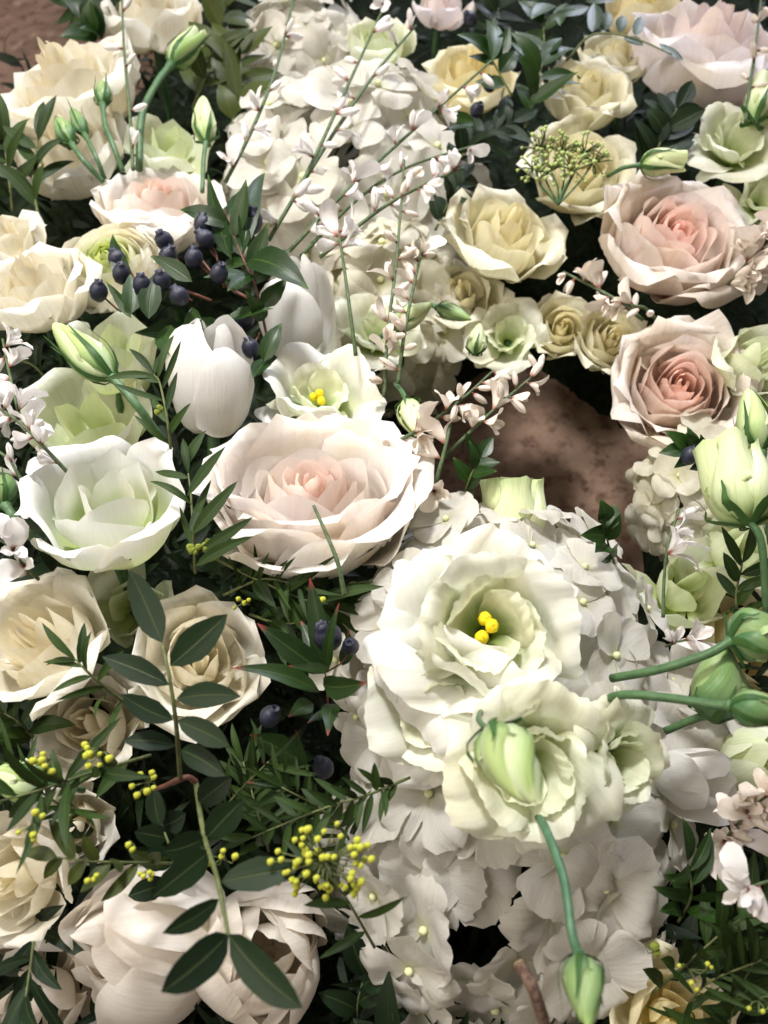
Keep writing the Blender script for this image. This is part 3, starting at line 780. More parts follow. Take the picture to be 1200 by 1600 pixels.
rose(112, 135, 117, (-.30, .60, .74), 'big cream rose nearest the floor corner at top left', 0, 'cream', N=26, open_=0.55, roll=.5)
rose(235, 22, 81, (0, .7, .7), 'cream rose cut by the top edge beside a bare stem', -.01, 'cream', N=20, open_=0.39, roll=1.2)
rose(110, 235, 92, (-.2, .55, .8), 'cream rose tucked under the big top left rose', -.018, 'cream', N=20, open_=0.52, roll=2.2)
big_white(262, 232, 66, (.15, .6, .78), 'pale green rose left of the plump hanging bud', -.016, 'green_white', roll=.6, N=8, nu=9, nv=10)
rose(8, 372, 57, (-.1, .65, .75), 'small white rose cut by the left edge above another', -.004, 'cream', N=15, roll=.9)
rose(55, 448, 92, (-.10, .66, .74), 'cream rose at left edge beside the ranunculus', .008, 'cream', N=22, open_=0.59, roll=1.9)
rose(62, 1000, 114, (-.25, .55, .79), 'warm cream rose at left edge under the white cup flower', -.002, 'cream', N=19, open_=0.59, roll=2.6, nu=11, nv=12)
rose(312, 1030, 108, (.18, .45, .87), 'cream rose behind the dark leaflet sprig', -.012, 'cream', N=21, open_=0.45, roll=.2, nu=11, nv=12)
rose(140, 1130, 88, (-.05, .3, .95), 'dim cream rose low behind narrow leaves at left', -.035, 'cream', N=19, open_=0.59, roll=1.1)
rose(20, 1370, 101, (-.2, .1, .97), 'cream rose with drooping petals at the lower left edge', -.015, 'cream', N=17, open_=0.65, roll=.4)
rose(118, 1290, 68, (.2, .1, .97), 'small shaded cream rose under yellow balls at lower left', -.045, 'cream', N=15, open_=0.65, roll=2.0)
rose(50, 1570, 121, (-.1, .2, .97), 'dim cream rose cut by the bottom left corner', -.05, 'tulip_warm', N=13, open_=1.0, roll=1.4)
rose(1045, 1600, 97, (0, .35, .93), 'pale yellow rose cut by the bottom edge beside the hanging bud', -.03, 'yellow', N=12, open_=.9, roll=.8)
rose(1165, 1010, 121, (.3, .3, .9), 'pale yellow rose behind the stemmed buds at right edge', -.06, 'yellow', N=14, open_=.8, roll=.1)
rose(915, 142, 73, (.05, .55, .83), 'round cream spray rose, highest of its spray', -.006, 'spray', N=25, garden=.55, open_=0.42, group='cream spray roses', roll=.7)
rose(962, 88, 57, (.1, .6, .8), 'cream spray rose half hidden beside the corner rose', -.014, 'spray', N=20, garden=.55, open_=0.36, group='cream spray roses', roll=1.7)
rose(908, 262, 86, (.05, .25, .96), 'cream spray rose behind the green seed cluster', -.03, 'spray', N=23, garden=.55, open_=0.54, group='cream spray roses', roll=2.7)
rose(738, 118, 73, (-.05, .55, .83), 'yellow rose below the top leaves, right of hydrangea', -.018, 'yellow', N=16, open_=.6, group='cream spray roses', roll=.4)
rose(792, 368, 90, (.22, .50, .84), 'yellowish cream rose opening upward left of the dark gap', -.018, 'spray', N=20, open_=.8, group='cream spray roses', roll=1.0)
rose(955, 530, 57, (.1, .2, .97), 'small spray rose facing out above the dark opening', -.05, 'spray', N=23, garden=.55, open_=0.48, group='cream spray roses', roll=.9)
rose(880, 512, 55, (-.1, .15, .98), 'dim small spray rose second from the opening', -.062, 'spray', N=19, garden=.55, open_=0.48, group='cream spray roses', roll=2.9)
rose(720, 462, 66, (-.1, .3, .95), 'dim cream rose low under the yellowish rose', -.055, 'spray', N=13, open_=1.0, group='cream spray roses', roll=1.9)
rose(1000, 15, 68, (0, .7, .7), 'pale yellow rose at the top edge behind arching leaflets', -.02, 'yellow', N=12, open_=.7, group='cream spray roses', roll=0)
rose(1180, 565, 73, (.3, .35, .89), 'greenish cream rose cut by the right edge beside pink rose', -.02, 'green_white', N=13, open_=.8, group='cream spray roses', roll=2.0)
rose(590, 62, 55, (0, .6, .8), 'small pale green rose behind the top broom stems', -.012, 'green_white', N=14, garden=.3, open_=.4, group='cream spray roses', roll=1.0)
rose(690, 10, 46, (.1, .6, .8), 'small white rose cut by the top edge', -.02, 'palepink', N=11, open_=.6, group='cream spray roses', roll=1.0)

# ---- half-open white cups
custom_cup(172, 796, 114, (.03, .80, .60), 'white cup flower with green base and broad rolled petals at left', [
    (78, I(.26, .98), .40, 1.3, 1.0, .0, .05, .12), (200, I(.32, .92), .46, 1.3, 1.0, .1, .05, .05), (-62, I(.40, .86, 1.0), .62, 1.25, .95, .2, .02, .0),
    (35, I(.48, 1.06), .60, 1.2, .8, .4, .12, .14), (150, I(.55, .96, 1.12), .66, 1.2, .8, .5, .2, .05), (-100, I(.58, .74, 1.02), .86, 1.35, 1.1, .5, .02, .0), (95, I(.60, 1.0, 1.15), .64, 1.1, .7, .6, .2, .1),
    (-165, O(.84, .16), .92, 1.15, .75, .9, .25, .0), (-38, O(.76, .12), .98, 1.2, .9, .9, .22, .0), (45, O(1.08, .18, .80), .80, 1.0, .6, 1, .22, .12), (125, O(.95, .26), .86, 1.0, .5, 1, .2, .03), (-110, O(.62, .10, .90), .80, 1.0, .8, 1, .2, .0)], .022)
big_white(205, 955, 75, (.05, .2, .97), 'pale green cup flower peeking below the white cup', -.028, 'green_white', roll=.4, group='white cup flowers', N=7, nu=10, nv=11)
big_white(1075, 925, 85, (.1, .45, .88), 'pale green cup flower behind the bright hydrangea at right', -.04, 'green_white', roll=1.4, group='white cup flowers', N=7, nu=10, nv=11)
big_white(1160, 860, 72, (.2, .5, .84), 'pale green cup flower under the plump bud at right edge', -.022, 'green_white', roll=2.4, group='white cup flowers', N=7, nu=10, nv=11)

custom_cup(190, 552, 84, (.15, .80, .58), 'pale green cup flower with pointed petals behind the slanting bud', [
    (20, I(.34, .98), .46, 1.3, .9, .1, .05, .15), (140, I(.36, .92), .48, 1.3, .9, .2, .05, .1), (-90, I(.48, .88), .66, 1.25, .9, .4, .04, .12),
    (-20, O(1.02, .02, .62), .74, 1.2, .7, .8, .12, .22), (100, O(.98, .06, .66), .74, 1.2, .8, .8, .12, .15), (-120, O(.84, .06, .74), .80, 1.2, .9, .9, .12, .1), (175, O(.90, .12, .78), .76, 1.1, .7, 1, .2, .12)], .006, 'green_white')
custom_cup(142, 662, 100, (-.05, .62, .78), 'pale green cup flower low under the slanting bud', [
    (60, I(.30, .9), .42, 1.3, .9, .0, .05, .1), (190, I(.36, .9), .50, 1.3, .9, .1, .05, .1), (-70, I(.46, .82), .62, 1.25, .9, .3, .04, .05),
    (-150, O(.84, .10, .74), .86, 1.2, .8, .8, .15, .05), (-40, O(.80, .08, .76), .86, 1.2, .8, .8, .15, .05), (60, O(.95, .12, .8), .8, 1.1, .7, 1, .15, .1), (150, O(.9, .2, .84), .84, 1.0, .6, 1, .2, .05), (-95, O(.6, .1, .86), .8, 1.1, .8, 1, .1, .05)], -.012, 'green_white')

# ---- ranunculus
ranunculus(165, 402, 96, (-.05, .48, .87), 'creamy ranunculus with green swirled heart left of the berries', .010)

# ---- tulips
tulip(333, 590, 60, (.05, .92, .40), 'white tulip standing beside the dark berries', .012, length=3.0, roll=0, plist=[(90, .58, .96, .0), (210, .60, 1.0, .1), (-30, .62, .97, .1), (60, .86, 1.0, .15), (150, .92, .98, .1), (-135, .98, .97, .06), (-52, 1.08, .80, .22)])
tulip(468, 485, 52, (-.05, .90, .42), 'white tulip half hidden behind myrtle leaves', -.012, length=3.1, roll=0, plist=[(90, .58, .96, .0), (210, .60, 1.0, .1), (-30, .62, 1.02, .1), (120, .86, 1.0, .15), (20, .95, .94, .2), (-110, 1.05, .84, .16)])
tulip(215, 1465, 112, (-.80, .25, .55), 'double white tulip lying sideways at the bottom left', -.03, 'tulip_warm', length=2.1, roll=.5, open_=.34, N=6, double=9, group='double tulips')
tulip(405, 1490, 104, (.25, .50, .83), 'double white tulip under the lowest dark leaflets', -.028, 'tulip_warm', length=2.0, roll=1.1, open_=.34, N=6, double=9, group='double tulips')
tulip(1085, 1215, 52, (.72, .10, .68), 'white tulip lying sideways right of the greenish lisianthus', -.012, length=2.3, roll=.2, open_=.9)
tulip(1175, 1190, 55, (.3, .5, .8), 'pale yellow green tulip cut by the right edge', -.03, 'green_white', length=2.4, roll=.9, open_=.3)

# ---- lisianthus
lisianthus(762, 985, 166, (-.05, .22, .97), 'big open white lisianthus with yellow stigma on the bright hydrangea', .046, nu=35, nv=22, N=13, phis=[-95, 20, 105, 190, -30, 160, 85, -75, 15, 125, 180, 70, -135])
lisianthus(682, 1108, 132, (-.30, -.10, .95), 'white lisianthus mostly covered by the biggest bloom', .026, roll=1.2, anthers=False)
lisianthus(830, 1200, 132, (.05, -.05, .99), 'greenish white ruffled lisianthus behind the large twisted bud', .042, 'lisi_green', roll=2.0, anthers=False, N=14, ruf=1.2, nu=29, nv=19)
lisianthus(975, 1185, 88, (.40, .10, .91), 'ruffled pale green lisianthus, rightmost of the joined three', .034, 'lisi_green', roll=.8, anthers=False, N=12, ruf=1.2)
lisianthus(500, 618, 98, (.05, .62, .78), 'white lisianthus with green throat behind the blush rose', -.006, roll=1.0, N=10)
lisianthus(1152, 222, 80, (-.05, .40, .91), 'greenish lisianthus cup at right edge above the pink rose', .002, 'lisi_green', roll=.5, anthers=False, N=10, ruf=.5)
lisianthus(1190, 310, 56, (.0, .2, .97), 'small greenish lisianthus at right edge below a larger one', -.02, 'lisi_green', roll=1.5, anthers=False, N=8, ruf=.5)
lisianthus(795, 525, 62, (-.05, .2, .97), 'dim lisianthus at the rim of the dark opening', -.06, 'lisi_green', roll=2.5, anthers=False, N=9)
lisianthus(590, 520, 70, (.2, .5, .84), 'cream lisianthus behind the upright broom stems', -.03, 'lisi_green', roll=.5, anthers=False, N=9)

# ---- buds
bud((762, 1138, .088), (838, 1256, .092), 50, 'large twisted green and white bud over the ruffled lisianthus', 'bud_green', stem=[(748, 1125, .075), (752, 1110, .05)], twist=2.4, sep=5, sep_len=.5)
bud((905, 1492, .050), (918, 1606, .055), 34, 'green bud hanging on a curved stem at the bottom', 'bud_dark', stem=[(893, 1455, .052), (880, 1370, .050), (850, 1290, .040), (830, 1265, .02)], twist=1.6, srad=8.1, stem_mat='stem_blue', sep_len=.85)
bud((812, 862, -.01), (803, 742, .012), 56, 'half open pale green bud rising behind the bright hydrangea', 'bud_pale', open_=.6, twist=.5, sep=4, sep_len=.4)
bud((1172, 818, .05), (1135, 690, .055), 58, 'plump half open pale green bud near the right edge', 'bud_pale', open_=.4, twist=.6, stem=[(1190, 850, .045), (1198, 960, .02)], srad=6.0, sep_len=.5)
bud((1190, 705, .035), (1168, 605, .045), 30, 'pointed green bud rising above the plump bud at right', 'bud_green', twist=1.4, stem=[(1196, 760, .03), (1205, 850, .01)], srad=6, sep_len=.9)
bud((1118, 1128, .038), (1128, 1000, .048), 46, 'leaning green bud between two stems at right', 'bud_dark', twist=1.8, stem=[(1095, 1120, .032), (1040, 1142, .02)], srad=6.8, sep_len=.4)
bud((1140, 1000, .060), (1235, 985, .060), 46, 'round green bud on the upper stem at right edge', 'bud_dark', twist=1.6, stem=[(1105, 1022, .056), (1030, 1046, .045), (955, 1060, .03)], srad=7.2, sep_len=.4)
bud((1140, 1103, .072), (1240, 1110, .072), 30, 'slim green bud on the lower stem at right edge', 'bud_dark', twist=1.4, stem=[(1110, 1100, .068), (1040, 1090, .06), (970, 1086, .05), (925, 1104, .035)], srad=7.6, stem_mat='stem_green', sep_len=.9)
bud((176, 590, .045), (84, 505, .052), 32, 'slanting pointed green bud in front of the pale green cup', 'bud_green', twist=.8, stem=[(196, 612, .043), (225, 648, .035), (262, 700, .01)], srad=6.8, sep=5, sep_len=1.0)
bud((322, 222, .012), (318, 150, .016), 20, 'plump upright green bud left of the big hydrangea', 'bud_pale', twist=.6, stem=[(318, 250, .008), (316, 300, 0)], srad=3.5, sep_len=.5)
bud((268, 100, .03), (310, 52, .035), 21, 'green bud tilted right on a tall arched stem', 'bud_green', open_=.3, twist=.5, stem=[(245, 130, .028), (222, 180, .02), (217, 265, 0)], srad=5.5, sep_len=1.0)
bud((160, 163, .03), (160, 124, .033), 14, 'small green bud on a thin stem against the big cream rose', 'bud_dark', twist=.6, stem=[(164, 195, .026), (178, 230, .02), (192, 268, .005)], srad=4, sep_len=1.1)
bud((112, 225, .03), (88, 182, .034), 17, 'small round green bud with narrow leaves at upper left', 'bud_dark', twist=.6, stem=[(130, 250, .028), (162, 285, .01)], srad=4, sep_len=.6)
bud((132, 210, .03), (112, 168, .034), 12, 'thin pointed green bud beside the small round bud', 'bud_dark', twist=.6, stem=[(150, 245, .028), (164, 280, .01)], srad=3.5, sep_len=1.2)
bud((8, 790, .03), (-12, 728, .034), 26, 'dark green bud cut by the left edge on a thick stem', 'bud_dark', twist=1.0, stem=[(25, 812, .028), (60, 850, .01)], srad=7.2, sep_len=.8)
bud((70, 1222, .012), (-20, 1215, .012), 36, 'fat green bud with yellow balls at the left edge', 'bud_green', twist=1.2, stem=[(90, 1225, .01), (130, 1235, -.01)], srad=5, sep_len=.6)
bud((1000, 258, .03), (1072, 252, .034), 22, 'ragged green bud lying over the upper pink rose', 'bud_pale', open_=.3, twist=.6, stem=[(975, 262, .028), (950, 275, .01)], srad=3.5, sep_len=.8)
bud((612, 512, -.006), (674, 474, 0), 20, 'green bud lying behind the upright broom stems', 'bud_pale', twist=.8, stem=[(600, 522, -.01), (585, 535, -.02)], srad=4, sep_len=.6)
bud((682, 480, -.012), (736, 500, -.008), 14, 'small green bud pointing right toward the dark gap', 'bud_dark', twist=.8, stem=[(672, 476, -.014), (655, 478, -.02)], srad=4, sep_len=.6)
bud((742, 555, -.03), (750, 505, -.026), 16, 'small upright green bud at the shaded rim of the opening', 'bud_pale', twist=.8, sep_len=.6)
bud((635, 625, .012), (652, 680, .016), 20, 'green bud hanging behind the blush rose shoulder', 'bud_pale', twist=.8, stem=[(628, 612, .01), (618, 600, 0)], srad=4, sep_len=.5)
bud((1180, 190, .03), (1195, 125, .034), 26, 'pale green bud at the right edge below the corner rose', 'bud_pale', open_=.3, twist=.6, sep_len=.4)

# ---- broom
broom('broom stem with grey-pink buds, leftmost over the hydrangea', [(352, 285, .01), (395, 200, .035), (432, 105, .05), (462, -15, .06)], 8, 28, seed=1, p_open=.1)
broom('long broom stem crossing the hydrangea up to the top edge', [(420, 375, .02), (480, 270, .045), (545, 130, .06), (612, -15, .07)], 10, 30, seed=2, p_open=.3)
broom('broom stem branching close beside the long one', [(470, 290, .03), (530, 195, .045), (590, 110, .05), (650, 40, .05)], 7, 30, seed=3, p_open=.4)
broom('broom stem slanting right across the hydrangea to the yellow rose', [(452, 392, .025), (540, 300, .045), (655, 195, .055), (768, 95, .06)], 10, 30, seed=4, p_open=.45)
broom('lower broom stem slanting right under the others', [(470, 400, .02), (560, 310, .03), (640, 260, .035), (740, 228, .03)], 6, 28, seed=5, p_open=.35)
broom('broom stem ending in blossoms beside the dark gap', [(500, 402, .02), (590, 330, .035), (660, 290, .04), (725, 262, .04)], 10, 30, seed=6, p_open=.4, start=.3)
broom('upright broom stem with pink-white buds right of the white tulip', [(600, 620, .01), (606, 520, .03), (620, 400, .04), (632, 250, .04)], 12, 30, True, seed=7, p_open=.2)
broom('short upright broom stem with drooping buds', [(622, 600, .012), (632, 520, .03), (648, 440, .035), (660, 390, .035)], 9, 32, True, seed=8, p_open=.3)
broom('single broom stem topped by an open blossom beside the tulip', [(556, 556, .02), (546, 480, .04), (535, 400, .05), (528, 358, .052)], 5, 36, seed=9, p_open=.6, start=.7)
broom('broom stem at left edge with rosy buds', [(42, 692, .03), (28, 640, .045), (14, 580, .05), (4, 530, .05)], 8, 34, seed=10, p_open=.4)
broom('dark broom stem running in from the left edge', [(112, 745, .03), (70, 700, .045), (30, 660, .05), (-20, 625, .05)], 8, 32, seed=11, p_open=.5)
broom('broom stem with white blossoms low at the left edge', [(70, 800, .01), (40, 760, .03), (10, 715, .04), (-30, 690, .04)], 6, 34, seed=12, p_open=.6)
broom('broom stem with blossoms under the left edge bud', [(60, 905, .0), (35, 880, .02), (10, 850, .03), (-25, 835, .03)], 5, 38, seed=13, p_open=.7)
broom('tall bare broom stem in front of the top left roses', [(208, 266, .01), (203, 180, .035), (194, 80, .05), (190, -15, .055)], 5, 24, seed=14, p_open=.0, srad=2.8)
broom('broom stem reaching over the opening from the lisianthus', [(590, 705, .012), (660, 668, .03), (720, 625, .035), (770, 580, .03)], 13, 30, True, seed=15, p_open=.35)
broom('broom stem across the dark opening with a blossom at its tip', [(690, 718, .012), (745, 665, .03), (800, 615, .035), (845, 578, .03)], 9, 30, True, seed=16, p_open=.4, start=.25)
broom('thick cut broom stem left of the stone opening', [(670, 790, .0), (685, 740, .02), (698, 690, .03), (706, 645, .034)], 4, 34, True, seed=17, p_open=.7, srad=4.2)
broom('thin leafless broom stem over the front of the blush rose', [(538, 930, .045), (528, 880, .055), (510, 835, .06), (490, 790, .062)], 0, 20, seed=18, srad=4.0)
broom('upright broom stem with a blossom right of the bright hydrangea', [(1036, 965, .01), (1038, 900, .02), (1045, 845, .03), (1062, 795, .03)], 3, 40, seed=19, p_open=.9, start=.5, end=.9)
broom('broom cluster of shaded blossoms at the right edge above the dark leaves', [(1120, 1330, -.01), (1150, 1290, .01), (1180, 1260, .02), (1225, 1225, .02)], 14, 44, True, seed=20, p_open=.6)
broom('single pink-based broom blossom lowest at right edge', [(1215, 1375, .03), (1190, 1380, .03), (1165, 1390, .03)], 3, 44, seed=21, p_open=.5, start=.5)
broom('broom cluster of pale blossoms below the upper pink rose', [(1130, 455, -.02), (1160, 420, .0), (1185, 390, .01), (1220, 360, .01)], 16, 34, True, seed=22, p_open=.6)
broom('broom stem with buds against the top right corner rose', [(1165, 190, .03), (1172, 130, .045), (1180, 80, .05), (1190, -10, .055)], 7, 24, True, seed=23, p_open=.1)
broom('broom twig with dim blossoms over the dark gap', [(1005, 500, -.02), (965, 470, -.01), (930, 450, -.01), (880, 425, -.015)], 10, 28, True, seed=24, p_open=.6)
broom('broom twig hanging in front of the small outward spray rose', [(1030, 505, -.03), (1008, 482, -.012), (990, 478, -.006), (975, 470, -.006)], 4, 32, True, seed=25, p_open=.2)
broom('white blossom tuft between the bright hydrangea and the green buds', [(1040, 1010, .01), (1070, 1000, .02), (1105, 996, .02)], 3, 36, seed=26, p_open=.8, srad=2.2)

# ---- myrtle with berries
S = leafy('glossy myrtle sprig with dark blue berries over the ranunculus', [(420, 540, .01), (400, 450, .035), (378, 400, .05), (352, 330, .055)], 12, 78, 15, group='myrtle sprigs', name='myrtle_sprig', stem='stem_red', end_leaf=False)
B0 = at(345, 440, .04)
S.stem([at(395, 470, .035), at(345, 440, .042), at(310, 400, .048)], .0008, .0006, 'stem_red')
S.stem([at(330, 470, .03), at(290, 455, .042), at(230, 440, .048)], .0008, .0006, 'stem_red')
for (x, y, fx, fy) in ((257, 377, 290, 425), (262, 401, 290, 430), (317, 352, 340, 405), (321, 374, 340, 410), (393, 347, 375, 400), (184, 406, 215, 445), (190, 429, 215, 450), (154, 456, 185, 485),
                       (253, 440, 280, 455), (222, 446, 240, 462), (303, 404, 330, 430), (342, 428, 350, 450), (281, 463, 300, 470), (383, 498, 395, 480), (392, 545, 405, 520)):
    add_berry(S, x, y, .054 if y < 470 else .02, 14.5 if x != 393 else 18, at(fx, fy, .040 if y < 470 else .012))
for (b, t, w) in (((208, 455, .048), (176, 366, .058), 13), ((205, 490, .045), (203, 428, .055), 16), ((232, 498, .045), (245, 425, .058), 17), ((300, 440, .050), (235, 400, .056), 13), ((205, 497, .044), (165, 440, .05), 8),
                  ((388, 405, .05), (482, 452, .055), 26), ((362, 405, .05), (325, 272, .06), 15), ((380, 395, .05), (414, 270, .06), 15), ((352, 500, .03), (428, 482, .036), 13), ((412, 565, .02), (440, 505, .03), 15),
                  ((258, 510, .03), (275, 560, .032), 18), ((300, 480, .04), (320, 560, .03), 16), ((395, 430, .05), (355, 455, .055), 12), ((290, 510, .02), (210, 520, .03), 14), ((350, 520, .02), (300, 500, .03), 14),
                  ((420, 560, .015), (395, 590, .02), 15)):
    p = at(*b); S.leaf(p, at(*t), w*scale_at(p), 'myrtle')
S = leafy('red tipped dark myrtle sprig with berries left of the bright hydrangea', [(515, 1140, -.015), (512, 1090, .01), (508, 1050, .03)], 0, 80, 20, 'myrtle_red', group='myrtle sprigs', name='myrtle_sprig', stem='stem_red', end_leaf=False)
for (b, t, w) in (((512, 1050, .03), (484, 903, .05), 26), ((510, 1050, .03), (530, 942, .055), 12), ((508, 1052, .03), (402, 974, .045), 26), ((500, 1082, .03), (362, 1044, .045), 20), ((505, 1070, .035), (572, 1066, .05), 26), ((514, 1044, .035), (450, 1040, .05), 12),
                  ((520, 1100, .02), (512, 1150, .03), 18), ((490, 1100, .015), (450, 1120, .02), 18), ((468, 1190, -.005), (390, 1148, .01), 26), ((473, 1210, .0), (462, 1140, .015), 9), ((500, 1030, .02), (470, 970, .02), 16), ((535, 1040, .02), (545, 985, .03), 14),
                  ((470, 1220, .0), (385, 1222, .01), 12), ((455, 1222, .0), (408, 1190, .012), 9), ((530, 1120, .0), (480, 1130, .01), 16)):
    p = at(*b); S.leaf(p, at(*t), w*.74*scale_at(p), 'myrtle_red', fold=.3)
for (x, y, r) in ((512, 995, 23), (422, 1120, 17), (505, 1200, 17), (548, 1010, 14)): add_berry(S, x, y, .035 if y < 1100 else -.005, r, at(510, 1050, .02) if y < 1100 else None)
S = leafy('small green myrtle tip standing before the stone opening', [(960, 880, .0), (950, 848, .02), (944, 818, .03)], 7, 46, 13, group='myrtle sprigs', name='myrtle_sprig')
S = leafy('myrtle tip at the left rim of the stone opening', [(720, 790, -.005), (735, 745, .02), (752, 715, .025)], 7, 44, 11, group='myrtle sprigs', name='myrtle_sprig')
S = leafy('dark myrtle tip with a berry below the lower pink rose', [(1120, 735, .0), (1095, 715, .015), (1075, 700, .02)], 7, 50, 12, group='myrtle sprigs', name='myrtle_sprig')
add_berry(S, 1078, 712, .03, 14)
S = leafy('dark leafy sprig with berries at top right of centre', [(820, 200, -.01), (840, 130, .01), (850, 70, .02), (845, 0, .02)], 18, 70, 13, group='myrtle sprigs', name='myrtle_sprig', spread=1.1)
for (x, y) in ((765, 132), (745, 172), (808, 100), (735, 30)): add_berry(S, x, y, .02, 11)
S = leafy('pair of bright leaves in front of the yellow rose', [(800, 150, .02), (775, 105, .04), (765, 85, .045)], 5, 55, 14, group='myrtle sprigs', name='myrtle_sprig')
for (b, t, w) in (((768, 98, .05), (756, 30, .055), 13), ((742, 190, .03), (688, 182, .04), 10), ((740, 195, .03), (690, 205, .035), 10)):
    p = at(*b); S.leaf(p, at(*t), w*scale_at(p), 'myrtle')
leafy('dark broad leaves along the top edge near the floor corner', [(175, 75, -.02), (140, 45, .0), (110, 10, .0)], 11, 62, 16, group='broad leafy sprigs', mat='myrtle')
leafy('olive green leaves behind the tilted bud at top', [(300, 170, -.03), (325, 110, -.01), (345, 40, .0), (355, -10, .0)], 14, 85, 15, mat='olive', group='broad leafy sprigs')
leafy('olive leaves standing between bud and hydrangea at top', [(360, 210, -.04), (375, 130, -.02), (375, 60, -.012)], 12, 85, 15, mat='olive', group='broad leafy sprigs')
leafy('dark leaves between the top roses and the dim gap', [(700, 270, -.03), (745, 220, -.01), (800, 190, -.005)], 14, 60, 12, mat='lentisk', group='broad leafy sprigs')
leafy('dark leaves beside the yellowish rose over the gap', [(680, 360, -.03), (705, 310, -.012), (725, 280, -.01)], 14, 50, 11, mat='lentisk', group='broad leafy sprigs')
leafy('dark leafy tuft below the corner rose', [(1010, 280, -.02), (1035, 215, .005), (1058, 170, .02)], 13, 62, 14, mat='lentisk', shape='ellipse', group='broad leafy sprigs')

# ---- lentisk: dark leaflets in pairs
def lentisk(label, rachis, leaflets, mat='lentisk', srad=4.2, stem='stem_olive'):
    P0 = px_pts(rachis); S = Sprig('lentisk_sprig', label, 'sprig', 'lentisk sprigs', P0[0]); s = scale_at(P0[0])
    S.stem(P0, srad*s, srad*.55*s, stem, n=6*len(P0))
    for (b, t, w) in leaflets:
        p = at(*b); S.leaf(p, at(*t), w*scale_at(p), mat, 'ellipse', nrm=TOCAM+Vector((0, .1, .45))+rv(.35), fold=.16, bend=rng.uniform(-.03, .09))
    return S
S = lentisk('upright dark green lentisk leaflets in front of the cream rose', [(282, 1218, .02), (275, 1130, .045), (265, 1060, .058), (254, 1008, .062)],
        [((253, 1004, .062), (203, 892, .075), 24), ((266, 1040, .060), (355, 960, .072), 25), ((264, 1070, .058), (160, 1026, .062), 19), ((270, 1125, .052), (190, 1085, .060), 18), ((276, 1092, .056), (376, 1088, .066), 19),
         ((278, 1126, .050), (358, 1165, .056), 19), ((274, 1165, .042), (192, 1158, .046), 15), ((283, 1172, .040), (352, 1212, .046), 19)], srad=4.4, stem='stem_olive')
S.stem([at(282, 1216, .021), at(262, 1226, .018), at(246, 1232, .012)], .0011, .0008, 'stem_red')
S = lentisk('long drooping lentisk sprig with big leaflets over the double tulips', [(306, 1222, .014), (318, 1300, .028), (340, 1375, .046), (357, 1462, .056)],
        [((357, 1460, .056), (252, 1550, .060), 30), ((358, 1460, .056), (473, 1575, .060), 30), ((342, 1405, .050), (254, 1458, .054), 17), ((345, 1378, .046), (470, 1356, .050), 24), ((328, 1330, .035), (240, 1400, .038), 26),
         ((322, 1310, .03), (380, 1250, .035), 24), ((318, 1310, .03), (255, 1330, .035), 24), ((310, 1255, .02), (362, 1215, .028), 22), ((300, 1300, .02), (270, 1400, .03), 20)], srad=4.6)
S.stem([at(306, 1222, .015), at(292, 1214, .018), at(270, 1224, .016)], .0012, .0009, 'stem_red')
S = lentisk('lentisk sprig arching over the top right roses', [(885, 95, .01), (925, 55, .035), (985, 58, .045), (1050, 85, .045)], [((926, 50, .035), (928, 5, .04), 13), ((945, 48, .038), (950, 18, .045), 9), ((968, 52, .04), (975, 24, .047), 9), ((992, 56, .044), (1002, 26, .05), 9),
        ((975, 58, .04), (1005, 72, .042), 9), ((1030, 68, .045), (1068, 95, .045), 8), ((920, 10, .03), (870, 25, .035), 11), ((915, 2, .03), (960, 0, .035), 10), ((870, 10, .03), (830, 30, .035), 12), ((885, 5, .03), (875, 40, .035), 11)], srad=2.0, stem='stem_olive', mat='myrtle')
lentisk('leaflet sprig hidden low beside the red tipped myrtle', [(250, 1420, -.03), (270, 1350, -.01), (250, 1280, -.008)], [((262, 1380, -.01), (200, 1400, -.005), 18), ((268, 1350, -.01), (300, 1380, -.005), 20), ((262, 1310, -.01), (210, 1300, -.005), 18), ((255, 1290, -.01), (290, 1270, -.005), 18),
        ((270, 1340, -.005), (220, 1350, .005), 20), ((250, 1290, -.005), (240, 1230, .0), 16), ((262, 1330, -.005), (310, 1330, .005), 18)], srad=3)
leafy('lentisk tuft in the dark bottom gap beside the tulip', [(560, 1620, -.06), (560, 1560, -.045), (585, 1490, -.04)], 9, 80, 20, mat='lentisk', shape='ellipse', group='lentisk sprigs', name='lentisk_sprig')

# ---- narrow leaved acacia-like sprigs with yellow balls
def acacia(label, pts, leaves, ll=85, lw=8, cl=(), mat='acacia', srad=2.6, **k):
    S = leafy(label, pts, leaves, ll, lw, mat, 'narrow', 'narrow leaved sprigs', 'narrow_leaf_sprig', 'stem_olive', srad, **k)
    for c in cl: balls(S, *c)
    return S
acacia('narrow leaved sprig rising between pale green cup and tulip', [(268, 720, .03), (262, 660, .05), (250, 600, .06), (240, 585, .062)], 10, 72, 6, [((245, 640, .06), 3, 14, 5, 'ball_green')])
S = acacia('narrow leaved sprig between the white cup and the blush rose', [(305, 895, .02), (302, 830, .045), (298, 770, .055), (294, 740, .058)], 5, 70, 6, [((312, 860, .05), 5, 16, 6, 'ball_green'), ((330, 845, .05), 3, 12, 6, 'ball_green')])
for (b, t, w) in (((300, 835, .055), (371, 752, .07), 11), ((310, 862, .05), (395, 808, .066), 9), ((305, 885, .05), (396, 838, .064), 9), ((293, 775, .058), (352, 698, .072), 9), ((290, 730, .058), (322, 672, .066), 8), ((296, 830, .05), (322, 760, .05), 8)):
    p = at(*b); S.leaf(p, at(*t), w*scale_at(p), 'acacia', 'narrow', fold=.2)
